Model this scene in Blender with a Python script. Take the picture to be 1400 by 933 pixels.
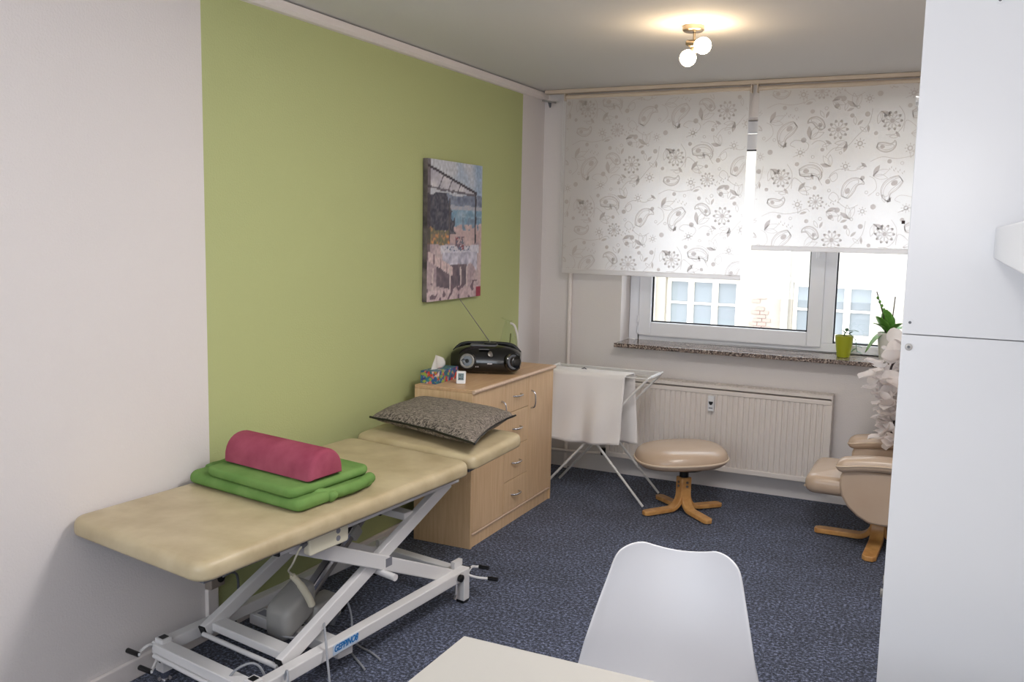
import bpy, bmesh, math, random
from math import sin, cos, pi, sqrt, radians
from mathutils import Vector, Matrix, noise

for o in list(bpy.data.objects):
    bpy.data.objects.remove(o)
S = bpy.context.scene
COL = S.collection
random.seed(7)

def lin(r, g, b):
    f = lambda c: (c / 255 / 12.92) if c / 255 <= .04045 else ((c / 255 + .055) / 1.055) ** 2.4
    return (f(r), f(g), f(b), 1)

# ------------------------------------------------------------------ camera
YAW, PITCH, ROLL = .4469, .1227, .0205
fwd0 = Vector((-sin(YAW), cos(YAW), 0)); rgt0 = Vector((cos(YAW), sin(YAW), 0)); up0 = Vector((0, 0, 1))
fwd = fwd0 * cos(PITCH) - up0 * sin(PITCH)
upv = up0 * cos(PITCH) + fwd0 * sin(PITCH)
rg = rgt0 * cos(ROLL) + upv * sin(ROLL)
up = upv * cos(ROLL) - rgt0 * sin(ROLL)
cd = bpy.data.cameras.new('camera'); cam = bpy.data.objects.new('camera', cd); COL.objects.link(cam)
cd.sensor_width = 36; cd.sensor_fit = 'HORIZONTAL'; cd.lens = 36 * 1250.3 / 1400
cd.clip_start = .05; cd.clip_end = 200
CAM = Vector((2.5016, -5.6476, 1.6))
cam.matrix_world = Matrix(((rg.x, up.x, -fwd.x, CAM.x), (rg.y, up.y, -fwd.y, CAM.y), (rg.z, up.z, -fwd.z, CAM.z), (0, 0, 0, 1)))
S.camera = cam

# ------------------------------------------------------------------ view, sky, lights
S.view_settings.view_transform = 'Standard'; S.view_settings.look = 'None'
S.view_settings.gamma = 1; S.view_settings.use_curve_mapping = False
S.view_settings.exposure = 0.5
W = bpy.data.worlds.new('sky'); S.world = W; W.use_nodes = True
bg = W.node_tree.nodes['Background']; bg.inputs[0].default_value = (.86, .93, 1, 1); bg.inputs[1].default_value = 3.5

def lamp(name, kind, loc, power, color=(1, 1, 1), size=.1, rot=(0, 0, 0)):
    d = bpy.data.lights.new(name, kind); d.energy = power; d.color = color
    if kind == 'POINT': d.shadow_soft_size = size
    if kind == 'AREA': d.shape = 'DISK'; d.size = size
    if kind == 'SUN': d.angle = size
    o = bpy.data.objects.new(name, d); COL.objects.link(o); o.location = loc; o.rotation_euler = rot
    return o
# sun high behind this house, shining on the facade across the yard
lamp('sun', 'SUN', (0, -8, 20), 1.0, (1, .96, .9), radians(.5), (radians(48), 0, radians(-14)))
# flash on top of the camera, then two added fill lights without any fitting
lamp('camera_flash', 'POINT', (2.43, -5.64, 1.79), 13, (1, .98, .96), .05)
lamp('ceiling_fill', 'AREA', (2.05, -2.85, 2.47), 25, (1, .97, .95), .8)  # added fill under the ceiling, brightens the back half of the room
lamp('soft_fill', 'POINT', (1.4, -5.2, 2.05), 2.5, (1, .95, .92), .25)  # added weak fill to the left of the camera, no lamp hangs there

# added cool fill for guessed daylight from behind; the wall there has no window
d = lamp('rear_cool_fill', 'AREA', (1.1, -6.33, 1.45), 22, (.80, .90, 1), 1.8, (radians(90), 0, 0))
d.data.shape = 'RECTANGLE'; d.data.size_y = 1.4

# ------------------------------------------------------------------ materials
def nodes(name):
    m = bpy.data.materials.new(name); m.use_nodes = True
    nt = m.node_tree; p = nt.nodes['Principled BSDF']
    return m, nt, p, nt.nodes.new, nt.links.new

def mat(name, col, rough=.5, metal=0, spec=.5, bump=None, mottle=None, coat=0):
    """bump=(scale, strength, distance)  mottle=(scale, second colour, contrast)"""
    m, nt, p, N, L = nodes(name)
    p.inputs['Base Color'].default_value = col; p.inputs['Roughness'].default_value = rough
    p.inputs['Metallic'].default_value = metal; p.inputs['Specular IOR Level'].default_value = spec
    p.inputs['Coat Weight'].default_value = coat
    tc = N('ShaderNodeTexCoord')
    if mottle:
        n = N('ShaderNodeTexNoise'); n.inputs['Scale'].default_value = mottle[0]; n.inputs['Detail'].default_value = 5
        L(tc.outputs['Object'], n.inputs['Vector'])
        r = N('ShaderNodeValToRGB'); c = mottle[2]
        r.color_ramp.elements[0].position = .5 - c; r.color_ramp.elements[1].position = .5 + c
        r.color_ramp.elements[0].color = col; r.color_ramp.elements[1].color = mottle[1]
        L(n.outputs[0], r.inputs[0]); L(r.outputs[0], p.inputs['Base Color'])
    if bump:
        n = N('ShaderNodeTexNoise'); n.inputs['Scale'].default_value = bump[0]; n.inputs['Detail'].default_value = 4
        L(tc.outputs['Object'], n.inputs['Vector'])
        b = N('ShaderNodeBump'); b.inputs['Strength'].default_value = bump[1]; b.inputs['Distance'].default_value = bump[2]
        L(n.outputs[0], b.inputs['Height']); L(b.outputs[0], p.inputs['Normal'])
    return m

def grain(name, c1, c2, scale=(40, 40, 2.5), rough=.4, ns=3.0):
    m, nt, p, N, L = nodes(name)
    tc = N('ShaderNodeTexCoord'); mp = N('ShaderNodeMapping'); mp.inputs['Scale'].default_value = scale
    L(tc.outputs['Object'], mp.inputs[0])
    n = N('ShaderNodeTexNoise'); n.inputs['Scale'].default_value = ns; n.inputs['Detail'].default_value = 6; n.inputs['Distortion'].default_value = .3
    L(mp.outputs[0], n.inputs['Vector'])
    r = N('ShaderNodeValToRGB'); r.color_ramp.elements[0].position = .36; r.color_ramp.elements[1].position = .66
    r.color_ramp.elements[0].color = c1; r.color_ramp.elements[1].color = c2
    L(n.outputs[0], r.inputs[0]); L(r.outputs[0], p.inputs['Base Color']); p.inputs['Roughness'].default_value = rough
    return m

def wall_left_mat():
    m, nt, p, N, L = nodes('painted_woodchip')
    g = N('ShaderNodeNewGeometry'); s = N('ShaderNodeSeparateXYZ'); L(g.outputs['Position'], s.inputs[0])
    a = N('ShaderNodeMath'); a.operation = 'GREATER_THAN'; a.inputs[1].default_value = -3.073; L(s.outputs[1], a.inputs[0])
    b = N('ShaderNodeMath'); b.operation = 'LESS_THAN'; b.inputs[1].default_value = -.339; L(s.outputs[1], b.inputs[0])
    c = N('ShaderNodeMath'); c.operation = 'MULTIPLY'; L(a.outputs[0], c.inputs[0]); L(b.outputs[0], c.inputs[1])
    mx = N('ShaderNodeMix'); mx.data_type = 'RGBA'; L(c.outputs[0], mx.inputs[0])
    mx.inputs[6].default_value = WALLC; mx.inputs[7].default_value = GREENC
    L(mx.outputs[2], p.inputs['Base Color']); p.inputs['Roughness'].default_value = .75; p.inputs['Specular IOR Level'].default_value = .25
    n = N('ShaderNodeTexNoise'); n.inputs['Scale'].default_value = 130; n.inputs['Detail'].default_value = 3; L(g.outputs['Position'], n.inputs['Vector'])
    bp = N('ShaderNodeBump'); bp.inputs['Strength'].default_value = .35; bp.inputs['Distance'].default_value = .004
    L(n.outputs[0], bp.inputs['Height']); L(bp.outputs[0], p.inputs['Normal'])
    return m

def carpet_mat():
    m, nt, p, N, L = nodes('carpet')
    tc = N('ShaderNodeTexCoord')
    n1 = N('ShaderNodeTexNoise'); n1.inputs['Scale'].default_value = 80; n1.inputs['Detail'].default_value = 6; n1.inputs['Roughness'].default_value = .75
    n2 = N('ShaderNodeTexNoise'); n2.inputs['Scale'].default_value = 5; n2.inputs['Detail'].default_value = 3
    L(tc.outputs['Object'], n1.inputs['Vector']); L(tc.outputs['Object'], n2.inputs['Vector'])
    r = N('ShaderNodeValToRGB'); e = r.color_ramp.elements
    e[0].position = .38; e[0].color = lin(27, 29, 38); e[1].position = .62; e[1].color = lin(136, 144, 172)
    k = e.new(.5); k.color = lin(60, 66, 83)
    L(n1.outputs[0], r.inputs[0])
    r2 = N('ShaderNodeValToRGB'); r2.color_ramp.elements[0].position = .3; r2.color_ramp.elements[1].position = .7
    r2.color_ramp.elements[0].color = (.8, .8, .8, 1); r2.color_ramp.elements[1].color = (1.1, 1.1, 1.12, 1)
    L(n2.outputs[0], r2.inputs[0])
    mx = N('ShaderNodeMix'); mx.data_type = 'RGBA'; mx.blend_type = 'MULTIPLY'; mx.inputs[0].default_value = 1
    L(r.outputs[0], mx.inputs[6]); L(r2.outputs[0], mx.inputs[7]); L(mx.outputs[2], p.inputs['Base Color'])
    p.inputs['Roughness'].default_value = .95; p.inputs['Specular IOR Level'].default_value = .1
    p.inputs['Sheen Weight'].default_value = .15
    b = N('ShaderNodeBump'); b.inputs['Strength'].default_value = .5; b.inputs['Distance'].default_value = .006
    L(n1.outputs[0], b.inputs['Height']); L(b.outputs[0], p.inputs['Normal'])
    return m

def speckle(name, cols, scale=220, rough=.2):
    m, nt, p, N, L = nodes(name)
    tc = N('ShaderNodeTexCoord'); v = N('ShaderNodeTexVoronoi'); v.inputs['Scale'].default_value = scale
    L(tc.outputs['Object'], v.inputs['Vector']); s = N('ShaderNodeSeparateColor'); L(v.outputs['Color'], s.inputs[0])
    r = N('ShaderNodeValToRGB'); r.color_ramp.interpolation = 'CONSTANT'; e = r.color_ramp.elements
    e[0].color = cols[0]; e[1].position = 1 / len(cols); e[1].color = cols[1]
    for i, c in enumerate(cols[2:]): k = e.new((i + 2) / len(cols)); k.color = c
    L(s.outputs[0], r.inputs[0]); L(r.outputs[0], p.inputs['Base Color']); p.inputs['Roughness'].default_value = rough
    return m

def thin_glass(name, tint=(1, 1, 1, 1), ior=1.5, gl=1.0):
    m = bpy.data.materials.new(name); m.use_nodes = True; nt = m.node_tree; nt.nodes.clear(); N = nt.nodes.new; L = nt.links.new
    t = N('ShaderNodeBsdfTransparent'); t.inputs[0].default_value = tint
    g = N('ShaderNodeBsdfGlossy'); g.inputs['Roughness'].default_value = .02
    f = N('ShaderNodeLayerWeight'); q = N('ShaderNodeMath'); q.operation = 'POWER'; q.inputs[1].default_value = 5; L(f.outputs['Facing'], q.inputs[0])
    k = N('ShaderNodeMath'); k.operation = 'MULTIPLY_ADD'; k.inputs[1].default_value = .9 * gl; k.inputs[2].default_value = .04 * gl; L(q.outputs[0], k.inputs[0])
    x = N('ShaderNodeMixShader'); L(k.outputs[0], x.inputs[0]); L(t.outputs[0], x.inputs[1]); L(g.outputs[0], x.inputs[2])
    o = N('ShaderNodeOutputMaterial'); L(x.outputs[0], o.inputs[0])
    return m

def cloth(name, col, trans, tcol=None):
    m = bpy.data.materials.new(name); m.use_nodes = True; nt = m.node_tree; nt.nodes.clear(); N = nt.nodes.new; L = nt.links.new
    d = N('ShaderNodeBsdfDiffuse'); d.inputs[0].default_value = col
    t = N('ShaderNodeBsdfTranslucent'); t.inputs[0].default_value = tcol or col
    x = N('ShaderNodeMixShader'); x.inputs[0].default_value = trans
    L(d.outputs[0], x.inputs[1]); L(t.outputs[0], x.inputs[2])
    o = N('ShaderNodeOutputMaterial'); L(x.outputs[0], o.inputs[0])
    return m

def emit(name, col, s):
    m, nt, p, N, L = nodes(name)
    p.inputs['Base Color'].default_value = (.9, .9, .9, 1)
    p.inputs['Emission Color'].default_value = col; p.inputs['Emission Strength'].default_value = s
    return m

def vcol_mat(name, rough=.6):
    m, nt, p, N, L = nodes(name)
    a = N('ShaderNodeVertexColor'); a.layer_name = 'Col'; L(a.outputs[0], p.inputs['Base Color']); p.inputs['Roughness'].default_value = rough
    return m

def weave_mat():
    m, nt, p, N, L = nodes('tweed')
    tc = N('ShaderNodeTexCoord')
    w = N('ShaderNodeTexNoise'); w.inputs['Scale'].default_value = 1; w.inputs['Detail'].default_value = 3
    mp = N('ShaderNodeMapping'); mp.inputs['Scale'].default_value = (60, 330, 90); mp.inputs['Rotation'].default_value = (0, 0, .5); L(tc.outputs['Object'], mp.inputs[0]); L(mp.outputs[0], w.inputs['Vector'])
    n = N('ShaderNodeTexNoise'); n.inputs['Scale'].default_value = 330; n.inputs['Detail'].default_value = 3
    L(tc.outputs['Object'], n.inputs['Vector'])
    ad = N('ShaderNodeMath'); ad.operation = 'ADD'; L(w.outputs[0], ad.inputs[0]); L(n.outputs[0], ad.inputs[1])
    r = N('ShaderNodeValToRGB'); r.color_ramp.elements[0].position = .52; r.color_ramp.elements[1].position = .82
    mu = N('ShaderNodeMath'); mu.operation = 'MULTIPLY'; mu.inputs[1].default_value = .65; L(ad.outputs[0], mu.inputs[0])
    r.color_ramp.elements[0].color = lin(34, 29, 27); r.color_ramp.elements[1].color = lin(172, 160, 148)
    L(mu.outputs[0], r.inputs[0]); L(r.outputs[0], p.inputs['Base Color']); p.inputs['Roughness'].default_value = .9
    b = N('ShaderNodeBump'); b.inputs['Strength'].default_value = .6; b.inputs['Distance'].default_value = .003; L(ad.outputs[0], b.inputs['Height']); L(b.outputs[0], p.inputs['Normal'])
    return m

WALLC = lin(224, 218, 216); GREENC = lin(182, 188, 134)
M = dict(
    wall=mat('woodchip_white', WALLC, .8, spec=.25, bump=(130, .35, .004)),
    wall_left=wall_left_mat(),
    ceil=mat('ceiling_paint', lin(222, 219, 217), .85, spec=.2, bump=(150, .3, .003)),
    carpet=carpet_mat(),
    trim=mat('trim_white', lin(232, 224, 220), .5),
    granite=speckle('granite', [lin(120, 108, 102), lin(60, 54, 54), lin(176, 162, 152), lin(96, 84, 80), lin(140, 122, 112)], 170, .12),
    pvc=mat('window_plastic', lin(236, 238, 244), .35),
    gasket=mat('rubber_black', lin(22, 26, 34), .6),
    glass=thin_glass('pane_glass'),
    carafe=thin_glass('carafe_glass', (.95, .97, .94, 1), 1.45, .7),
    radi=mat('radiator_enamel', lin(226, 218, 212), .35),
    blind=cloth('blind_fabric', lin(232, 224, 214), .66, lin(250, 251, 255)),
    print=cloth('blind_print', lin(230, 222, 212), .60, lin(226, 222, 225)),
    rail=mat('rail_beige', lin(208, 192, 174), .5),
    pad=mat('vinyl_cream', lin(168, 151, 118), .40, mottle=(8, lin(196, 181, 149), .22), bump=(300, .08, .002)),
    metal=mat('powder_coat_white', lin(216, 214, 214), .38),
    black=mat('plastic_black', lin(16, 16, 18), .4),
    gloss_black=mat('gloss_black', lin(10, 11, 14), .16, coat=.4),
    chrome=mat('chrome', lin(205, 205, 210), .18, 1),
    steel=mat('brushed_steel', lin(150, 148, 146), .35, 1),
    grey=mat('plastic_grey', lin(158, 156, 152), .5),
    greydark=mat('plastic_dark_grey', lin(96, 98, 104), .5),
    ivory=mat('plastic_ivory', lin(220, 214, 192), .45),
    cable=mat('cable_grey', lin(150, 152, 158), .5),
    beech=grain('beech', lin(212, 178, 138), lin(224, 192, 154), (26, 26, 1.6)),
    beech_edge=grain('beech_edge', lin(214, 184, 160), lin(228, 200, 178), (2, 30, 30)),
    legwood=grain('lacquered_wood', lin(188, 134, 76), lin(214, 164, 102), (6, 6, 6), .35),
    tan=mat('leather_tan', lin(188, 164, 142), .27, spec=.6, mottle=(4, lin(198, 176, 156), .25), bump=(220, .15, .002)),
    piping=mat('leather_piping', lin(220, 200, 178), .4),
    towel=mat('terry_white', lin(238, 234, 232), .95, spec=.1, bump=(420, .6, .004)),
    enamel=mat('rack_enamel', lin(222, 220, 218), .35),
    white=mat('white_lacquer', lin(226, 227, 230), .3),
    desk=mat('desk_white', lin(190, 187, 181), .4),
    shell=mat('shell_plastic', lin(215, 215, 219), .38),
    fleece=mat('fleece_green', lin(88, 126, 62), .95, spec=.1, mottle=(8, lin(122, 154, 90), .3), bump=(300, .15, .002)),
    velour=mat('velour_magenta', lin(132, 54, 74), .9, spec=.1, mottle=(9, lin(172, 90, 108), .25), bump=(300, .15, .002)),
    tweed=weave_mat(),
    petal=cloth('petal_cloth', lin(244, 238, 236), .35),
    leaf=mat('leaf_green', lin(70, 128, 42), .4, mottle=(14, lin(108, 160, 70), .2)),
    leaf2=mat('leaf_bluish', lin(84, 118, 96), .4),
    stick=mat('stick_brown', lin(58, 44, 42), .7),
    soil=mat('bark_soil', lin(66, 52, 42), .95, bump=(90, 1, .01)),
    pot_green=mat('pot_green', lin(156, 162, 34), .3),
    pot_grey=mat('pot_grey', lin(206, 204, 196), .35),
    brass=mat('brushed_nickel', lin(158, 144, 126), .3, 1),
    bulb=emit('bulb_glow', (1, .76, .48, 1), 50),
    paint=vcol_mat('canvas_print'), boxprint=vcol_mat('box_print', .45),
    canvas=mat('canvas_edge', lin(120, 110, 108), .7, mottle=(12, lin(60, 54, 56), .15)),
    tissue=cloth('tissue_paper', lin(238, 234, 230), .3),
    lcd=mat('lcd', lin(120, 140, 146), .25), lcdd=mat('lcd_digit', lin(44, 52, 58), .4),
    blue=mat('sticker_blue', lin(0, 112, 182), .4), sticker=mat('sticker_pale', lin(188, 204, 222), .4),
    plate=mat('type_plate', lin(128, 128, 136), .4),
    socket=mat('socket_brown', lin(150, 138, 128), .5),
    stone=mat('carafe_stone', lin(108, 116, 54), .3), speaker=mat('speaker_cone', lin(150, 148, 146), .35, .3),
    facade=mat('render_cream', lin(158, 151, 140), .9, spec=.1, mottle=(1.6, lin(170, 163, 152), .2), bump=(14, .3, .02)),
    facade_white=mat('facade_frame', lin(236, 228, 212), .6),
    fpane=mat('facade_pane', lin(120, 126, 130), .3), fbrick=mat('brick_red', lin(160, 138, 128), .9), pipe_zinc=mat('zinc', lin(206, 206, 204), .5),
    ground=mat('yard_ground', lin(150, 146, 138), .9),
)

# ------------------------------------------------------------------ object helpers
OFF = {}
def root(name, loc, label, cat, group=None, kind=None):
    o = bpy.data.objects.new(name, None); COL.objects.link(o); o.location = loc
    o.empty_display_size = .05
    OFF[o.name] = Vector(loc); tag(o, label, cat, group, kind); return o

def tag(o, label=None, cat=None, group=None, kind=None):
    if label: o['label'] = label
    if cat: o['category'] = cat
    if group: o['group'] = group
    if kind: o['kind'] = kind
    return o

class MB:
    def __init__(s): s.b = bmesh.new()
    def v(s, p): return s.b.verts.new(Vector(p))
    def f(s, vs):
        try: return s.b.faces.new(vs)
        except ValueError: return None
    def hexa(s, pts):
        v = [s.v(p) for p in pts]
        for q in ((3, 2, 1, 0), (4, 5, 6, 7), (0, 1, 5, 4), (1, 2, 6, 5), (2, 3, 7, 6), (3, 0, 4, 7)): s.f([v[i] for i in q])
        return s
    def box(s, x0, x1, y0, y1, z0, z1, T=None):
        P = [(x0, y0, z0), (x1, y0, z0), (x1, y1, z0), (x0, y1, z0), (x0, y0, z1), (x1, y0, z1), (x1, y1, z1), (x0, y1, z1)]
        return s.hexa([T(*p) for p in P] if T else P)
    def bar(s, p, q, w, h, upv=(0, 0, 1)):
        """rectangular bar from p to q, w across, h along upv"""
        p = Vector(p); q = Vector(q); d = (q - p).normalized(); a = d.cross(Vector(upv)).normalized(); u = a.cross(d).normalized()
        a = a * w / 2; u = u * h / 2
        return s.hexa([p - a - u, p + a - u, q + a - u, q - a - u, p - a + u, p + a + u, q + a + u, q - a + u])
    def rings(s, R, cap=True, closed=True):
        V = [[s.v(p) for p in r] for r in R]
        for a, b in zip(V, V[1:]):
            n = len(a)
            for i in range(n if closed else n - 1): s.f([a[i], a[(i + 1) % n], b[(i + 1) % n], b[i]])
        if cap and closed: s.f(V[0][::-1]); s.f(V[-1])
        return V
    def tube(s, pts, r, n=8, cap=True):
        pts = [Vector(p) for p in pts]; R = []; prev = None
        for i, p in enumerate(pts):
            d = (pts[min(i + 1, len(pts) - 1)] - pts[max(i - 1, 0)]).normalized()
            if prev is None:
                a = d.orthogonal().normalized()
            else:
                a = (prev - d * prev.dot(d)).normalized()
            prev = a; c = d.cross(a); rr = r[i] if isinstance(r, (list, tuple)) else r
            R.append([p + (a * cos(2 * pi * k / n) + c * sin(2 * pi * k / n)) * rr for k in range(n)])
        s.rings(R, cap); return s
    def lathe(s, prof, c, n=24, axis=None, cap=True, sx=1, sy=1):
        """prof: list of (r, h) along axis from point c"""
        c = Vector(c); ax = Vector(axis or (0, 0, 1)).normalized()
        if abs(ax.z) > .999: a = Vector((1, 0, 0))
        else: a = ax.orthogonal().normalized()
        d = ax.cross(a)
        s.rings([[c + ax * h + (a * cos(2 * pi * k / n) * sx + d * sin(2 * pi * k / n) * sy) * max(r, 1e-4) for k in range(n)] for r, h in prof], cap)
        return s
    def sph(s, c, r, n=16, m=10, sc=(1, 1, 1)):
        c = Vector(c)
        s.rings([[c + Vector((cos(2 * pi * k / n) * sin(t) * sc[0], sin(2 * pi * k / n) * sin(t) * sc[1], -cos(t) * sc[2])) * r for k in range(n)]
                 for t in [max(1e-3, min(pi - 1e-3, pi * j / m)) for j in range(m + 1)]])
        return s
    def grid(s, fn, nu, nv):
        V = [[s.v(fn(i / nu, j / nv)) for i in range(nu + 1)] for j in range(nv + 1)]
        for j in range(nv):
            for i in range(nu): s.f([V[j][i], V[j][i + 1], V[j + 1][i + 1], V[j + 1][i]])
        return V
    def prism(s, poly, d):
        """poly: list of 3D points, extruded by vector d"""
        d = Vector(d); A = [s.v(p) for p in poly]; B = [s.v(Vector(p) + d) for p in poly]
        s.f(A[::-1]); s.f(B); n = len(A)
        for i in range(n): s.f([A[i], A[(i + 1) % n], B[(i + 1) % n], B[i]])
        return s
    def slab(s, T, x0, x1, y0, y1, z0, h, rc, re, dome=0, nc=6, ne=4, rb=None):
        """rounded cushion: T maps (x,y,z) to world"""
        rb = re if rb is None else rb
        cx, cy = (x0 + x1) / 2, (y0 + y1) / 2; hx, hy = (x1 - x0) / 2, (y1 - y0) / 2
        def ring(ins, z, sc=1):
            r = max(rc - ins, .002); ax, ay = hx - ins - r, hy - ins - r; P = []
            for q, (sx, sy) in enumerate(((1, 1), (-1, 1), (-1, -1), (1, -1))):
                for k in range(nc + 1):
                    t = pi / 2 * (q + k / nc)
                    P.append(T(cx + (sx * ax + r * cos(t)) * sc, cy + (sy * ay + r * sin(t)) * sc, z))
            return P
        R = [ring(rb, z0, .02), ring(rb, z0)]
        for k in range(1, ne + 1): t = pi / 2 * k / ne; R.append(ring(rb * (1 - sin(t)), z0 + rb * (1 - cos(t))))
        for k in range(ne + 1): t = pi / 2 * k / ne; R.append(ring(re * (1 - cos(t)), z0 + h - re + re * sin(t)))
        for sc in (.9, .75, .55, .3, .02): R.append(ring(re, z0 + h + dome * (1 - sc * sc), sc))
        s.rings(R); return s
    def obj(s, name, m, parent=None, smooth=None, bevel=0, sub=0, solid=0, label=None, kind=None, mats=None, noisy=None):
        bmesh.ops.remove_doubles(s.b, verts=s.b.verts, dist=1e-6)
        bmesh.ops.recalc_face_normals(s.b, faces=s.b.faces)
        if noisy:
            amp, fr = noisy; s.b.normal_update()
            for v in s.b.verts: v.co += v.normal * amp * noise.noise(v.co * fr)
        off = Vector((0, 0, 0)); q = parent
        if parent is not None: off = OFF[parent.name]
        for v in s.b.verts: v.co -= off
        me = bpy.data.meshes.new(name); s.b.to_mesh(me); s.b.free()
        for mm in (mats or [m]): me.materials.append(mm)
        if smooth is not None:
            me.polygons.foreach_set('use_smooth', [True] * len(me.polygons))
            if smooth < 180: me.set_sharp_from_angle(angle=radians(smooth))
        o = bpy.data.objects.new(name, me); COL.objects.link(o); o.parent = parent; OFF[o.name] = off
        if bevel:
            b = o.modifiers.new('bevel', 'BEVEL'); b.width = bevel; b.segments = 2; b.limit_method = 'ANGLE'; b.angle_limit = radians(40)
        if solid:
            b = o.modifiers.new('solid', 'SOLIDIFY'); b.thickness = solid; b.offset = 0
        if sub:
            b = o.modifiers.new('sub', 'SUBSURF'); b.levels = sub; b.render_levels = sub
        if label: o['label'] = label
        if kind: o['kind'] = kind
        return o

def copy_tree(o, delta, parent=None):
    c = o.copy(); COL.objects.link(c); OFF[c.name] = OFF.get(o.name, Vector())
    if parent is None: c.location = o.location + Vector(delta)
    else: c.parent = parent
    for ch in list(o.children): copy_tree(ch, delta, c)
    return c

def struct(o, label, cat='room'):
    return tag(o, label, cat, kind='structure')

def catmull(P, n=8):
    P = [Vector(p) for p in P]; Q = [P[0]] + P + [P[-1]]; out = []
    for i in range(1, len(Q) - 2):
        a, b, c, d = Q[i - 1:i + 3]
        for k in range(n):
            t = k / n
            out.append(.5 * ((2 * b) + (c - a) * t + (2 * a - 5 * b + 4 * c - d) * t * t + (3 * b - a - 3 * c + d) * t ** 3))
    return out + [P[-1]]

# ------------------------------------------------------------------ room shell
RX, FY, CH = 2.82, -6.35, 2.487
struct(MB().box(-.2, RX + .2, FY - .2, .3, -.15, 0).obj('floor', M['carpet']), 'dark navy speckled loop carpet across the whole room', 'floor')
struct(MB().box(-.2, RX + .2, FY - .2, .3, CH, CH + .15).obj('ceiling', M['ceil']), 'flat grey white painted ceiling with two bulb lamp', 'ceiling')
struct(MB().box(-.2, 0, FY - .2, .3, 0, CH).obj('wall_left', M['wall_left']), 'long left wall with wide green painted field between white ends', 'wall')
struct(MB().box(RX, RX + .2, FY - .2, .3, 0, CH).obj('wall_right', M['wall']), 'white right wall behind the tall white cabinet', 'wall')
struct(MB().box(0, RX, FY - .2, FY, 0, CH).obj('wall_front', M['wall']), 'white wall behind the camera', 'wall')
WX0, WX1, WZ0, WZ1 = .575, 2.56, .857, 2.29
b = MB()
b.box(0, WX0, 0, .3, 0, CH); b.box(WX1, RX, 0, .3, 0, CH); b.box(WX0, WX1, 0, .3, 0, WZ0); b.box(WX0, WX1, 0, .3, WZ1, CH)
struct(b.obj('wall_back', M['wall']), 'white textured back wall around the window and radiator', 'wall')
b = MB(); b.box(0, .018, FY, -1.9, 0, .07); b.box(0, .018, -1.9, -.02, 0, .07)
struct(b.obj('baseboard_left', M['trim'], bevel=.004), 'white baseboard along the left wall behind the therapy table', 'baseboard')
b = MB().prism([(0, 0, 2.435), (.018, 0, 2.438), (.03, 0, 2.450), (.03, 0, 2.480), (0, 0, 2.480)], (0, FY + .02, 0))
struct(b.obj('trim_1', M['trim'], smooth=30), 'white moulding strip below the ceiling along the green wall', 'moulding')

# cable duct and socket on the left wall
r = root('wall_socket', (0, -3.085, .2), 'brownish wall socket at the green paint edge under the left table end', 'socket')
MB().box(0.001, .035, -3.115, -3.04, .2, .275).obj('housing', M['socket'], r, bevel=.005)
MB().lathe([(.021, 0), (.021, .002), (.016, .0021), (.016, -.012)], (.036, -3.062, .238), 20, (1, 0, 0)).obj('outlet', M['black'], r, smooth=40, label='dark round outlet recess')
b = MB().tube(catmull([(.04, -3.06, .238), (.06, -3.03, .25), (.05, -2.99, .22), (.045, -2.98, .15), (.05, -3.0, .08), (.09, -3.03, .012), (.2, -2.98, .008)]), .005, 6)
tag(b.obj('power_cable', M['greydark'], smooth=60), 'dark grey power cable dropping from the wall socket to the floor', 'cable')
tag(MB().box(.001, .02, -3.115, -3.06, .0705, .199).obj('cable_duct', M['trim'], bevel=.003), 'short white cable duct between baseboard and wall socket', 'cable duct')

# ------------------------------------------------------------------ window
w = root('window_1', (1.57, .2, .885), 'white plastic window with opening left sash and fixed right pane', 'window', kind='structure')
FYa, FYb = .17, .24
b = MB(); b.box(.578, .645, FYa, FYb, .887, 2.285); b.box(2.50, 2.558, FYa, FYb, .887, 2.285)
b.box(.645, 2.50, FYa, FYb, .887, .943); b.box(.645, 2.50, FYa, FYb, 2.215, 2.285); b.box(1.80, 1.871, FYa, FYb, .943, 2.215)
b.obj('frame', M['pvc'], w, bevel=.004)
b = MB(); a0, a1, c0, c1 = .647, 1.806, .917, 2.20; g0, g1, h0, h1 = .731, 1.722, 1.006, 2.112
for q in ((a0, g0, c0, c1), (g1, a1, c0, c1), (g0, g1, c0, h0), (g0, g1, h1, c1)): b.box(q[0], q[1], .148, .215, q[2], q[3])
sash = b.obj('sash', M['pvc'], w, bevel=.006)
b = MB(); t = .008
for q in ((g0, g0 + t, h0, h1), (g1 - t, g1, h0, h1), (g0, g1, h0, h0 + t), (g0, g1, h1 - t, h1)): b.box(q[0], q[1], .168, .185, q[2], q[3])
b.obj('gasket', M['gasket'], sash, label='black rubber glazing seal')
MB().box(g0, g1, .175, .181, h0, h1).obj('pane', M['glass'], sash, label='clear glass')
b = MB()
for q in ((1.871, 1.879, .943, 2.215), (2.492, 2.5, .943, 2.215), (1.871, 2.5, .943, .951), (1.871, 2.5, 2.207, 2.215)): b.box(q[0], q[1], .185, .2, q[2], q[3])
b.obj('gasket', M['gasket'], w, label='black rubber glazing seal')
MB().box(1.871, 2.5, .19, .196, .943, 2.215).obj('pane', M['glass'], w, label='clear glass')
b = MB().box(1.748, 1.776, .136, .149, 1.52, 1.59)
b.tube([(1.762, .138, 1.56), (1.762, .112, 1.56), (1.764, .106, 1.54), (1.765, .106, 1.455)], .009, 10)
b.obj('handle', M['pvc'], w, smooth=40, bevel=.003, label='white lever handle pointing down')
b = MB()
for z in (.93, 1.0): b.lathe([(.008, 0), (.008, .045)], (.643, .158, z), 10)
b.obj('hinge', M['pvc'], w, smooth=40)
struct(MB().box(.578, 2.557, -.13, .168, .858, .885).obj('trim_2', M['granite'], bevel=.004), 'speckled dark granite window sill under the window', 'window sill')

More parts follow.
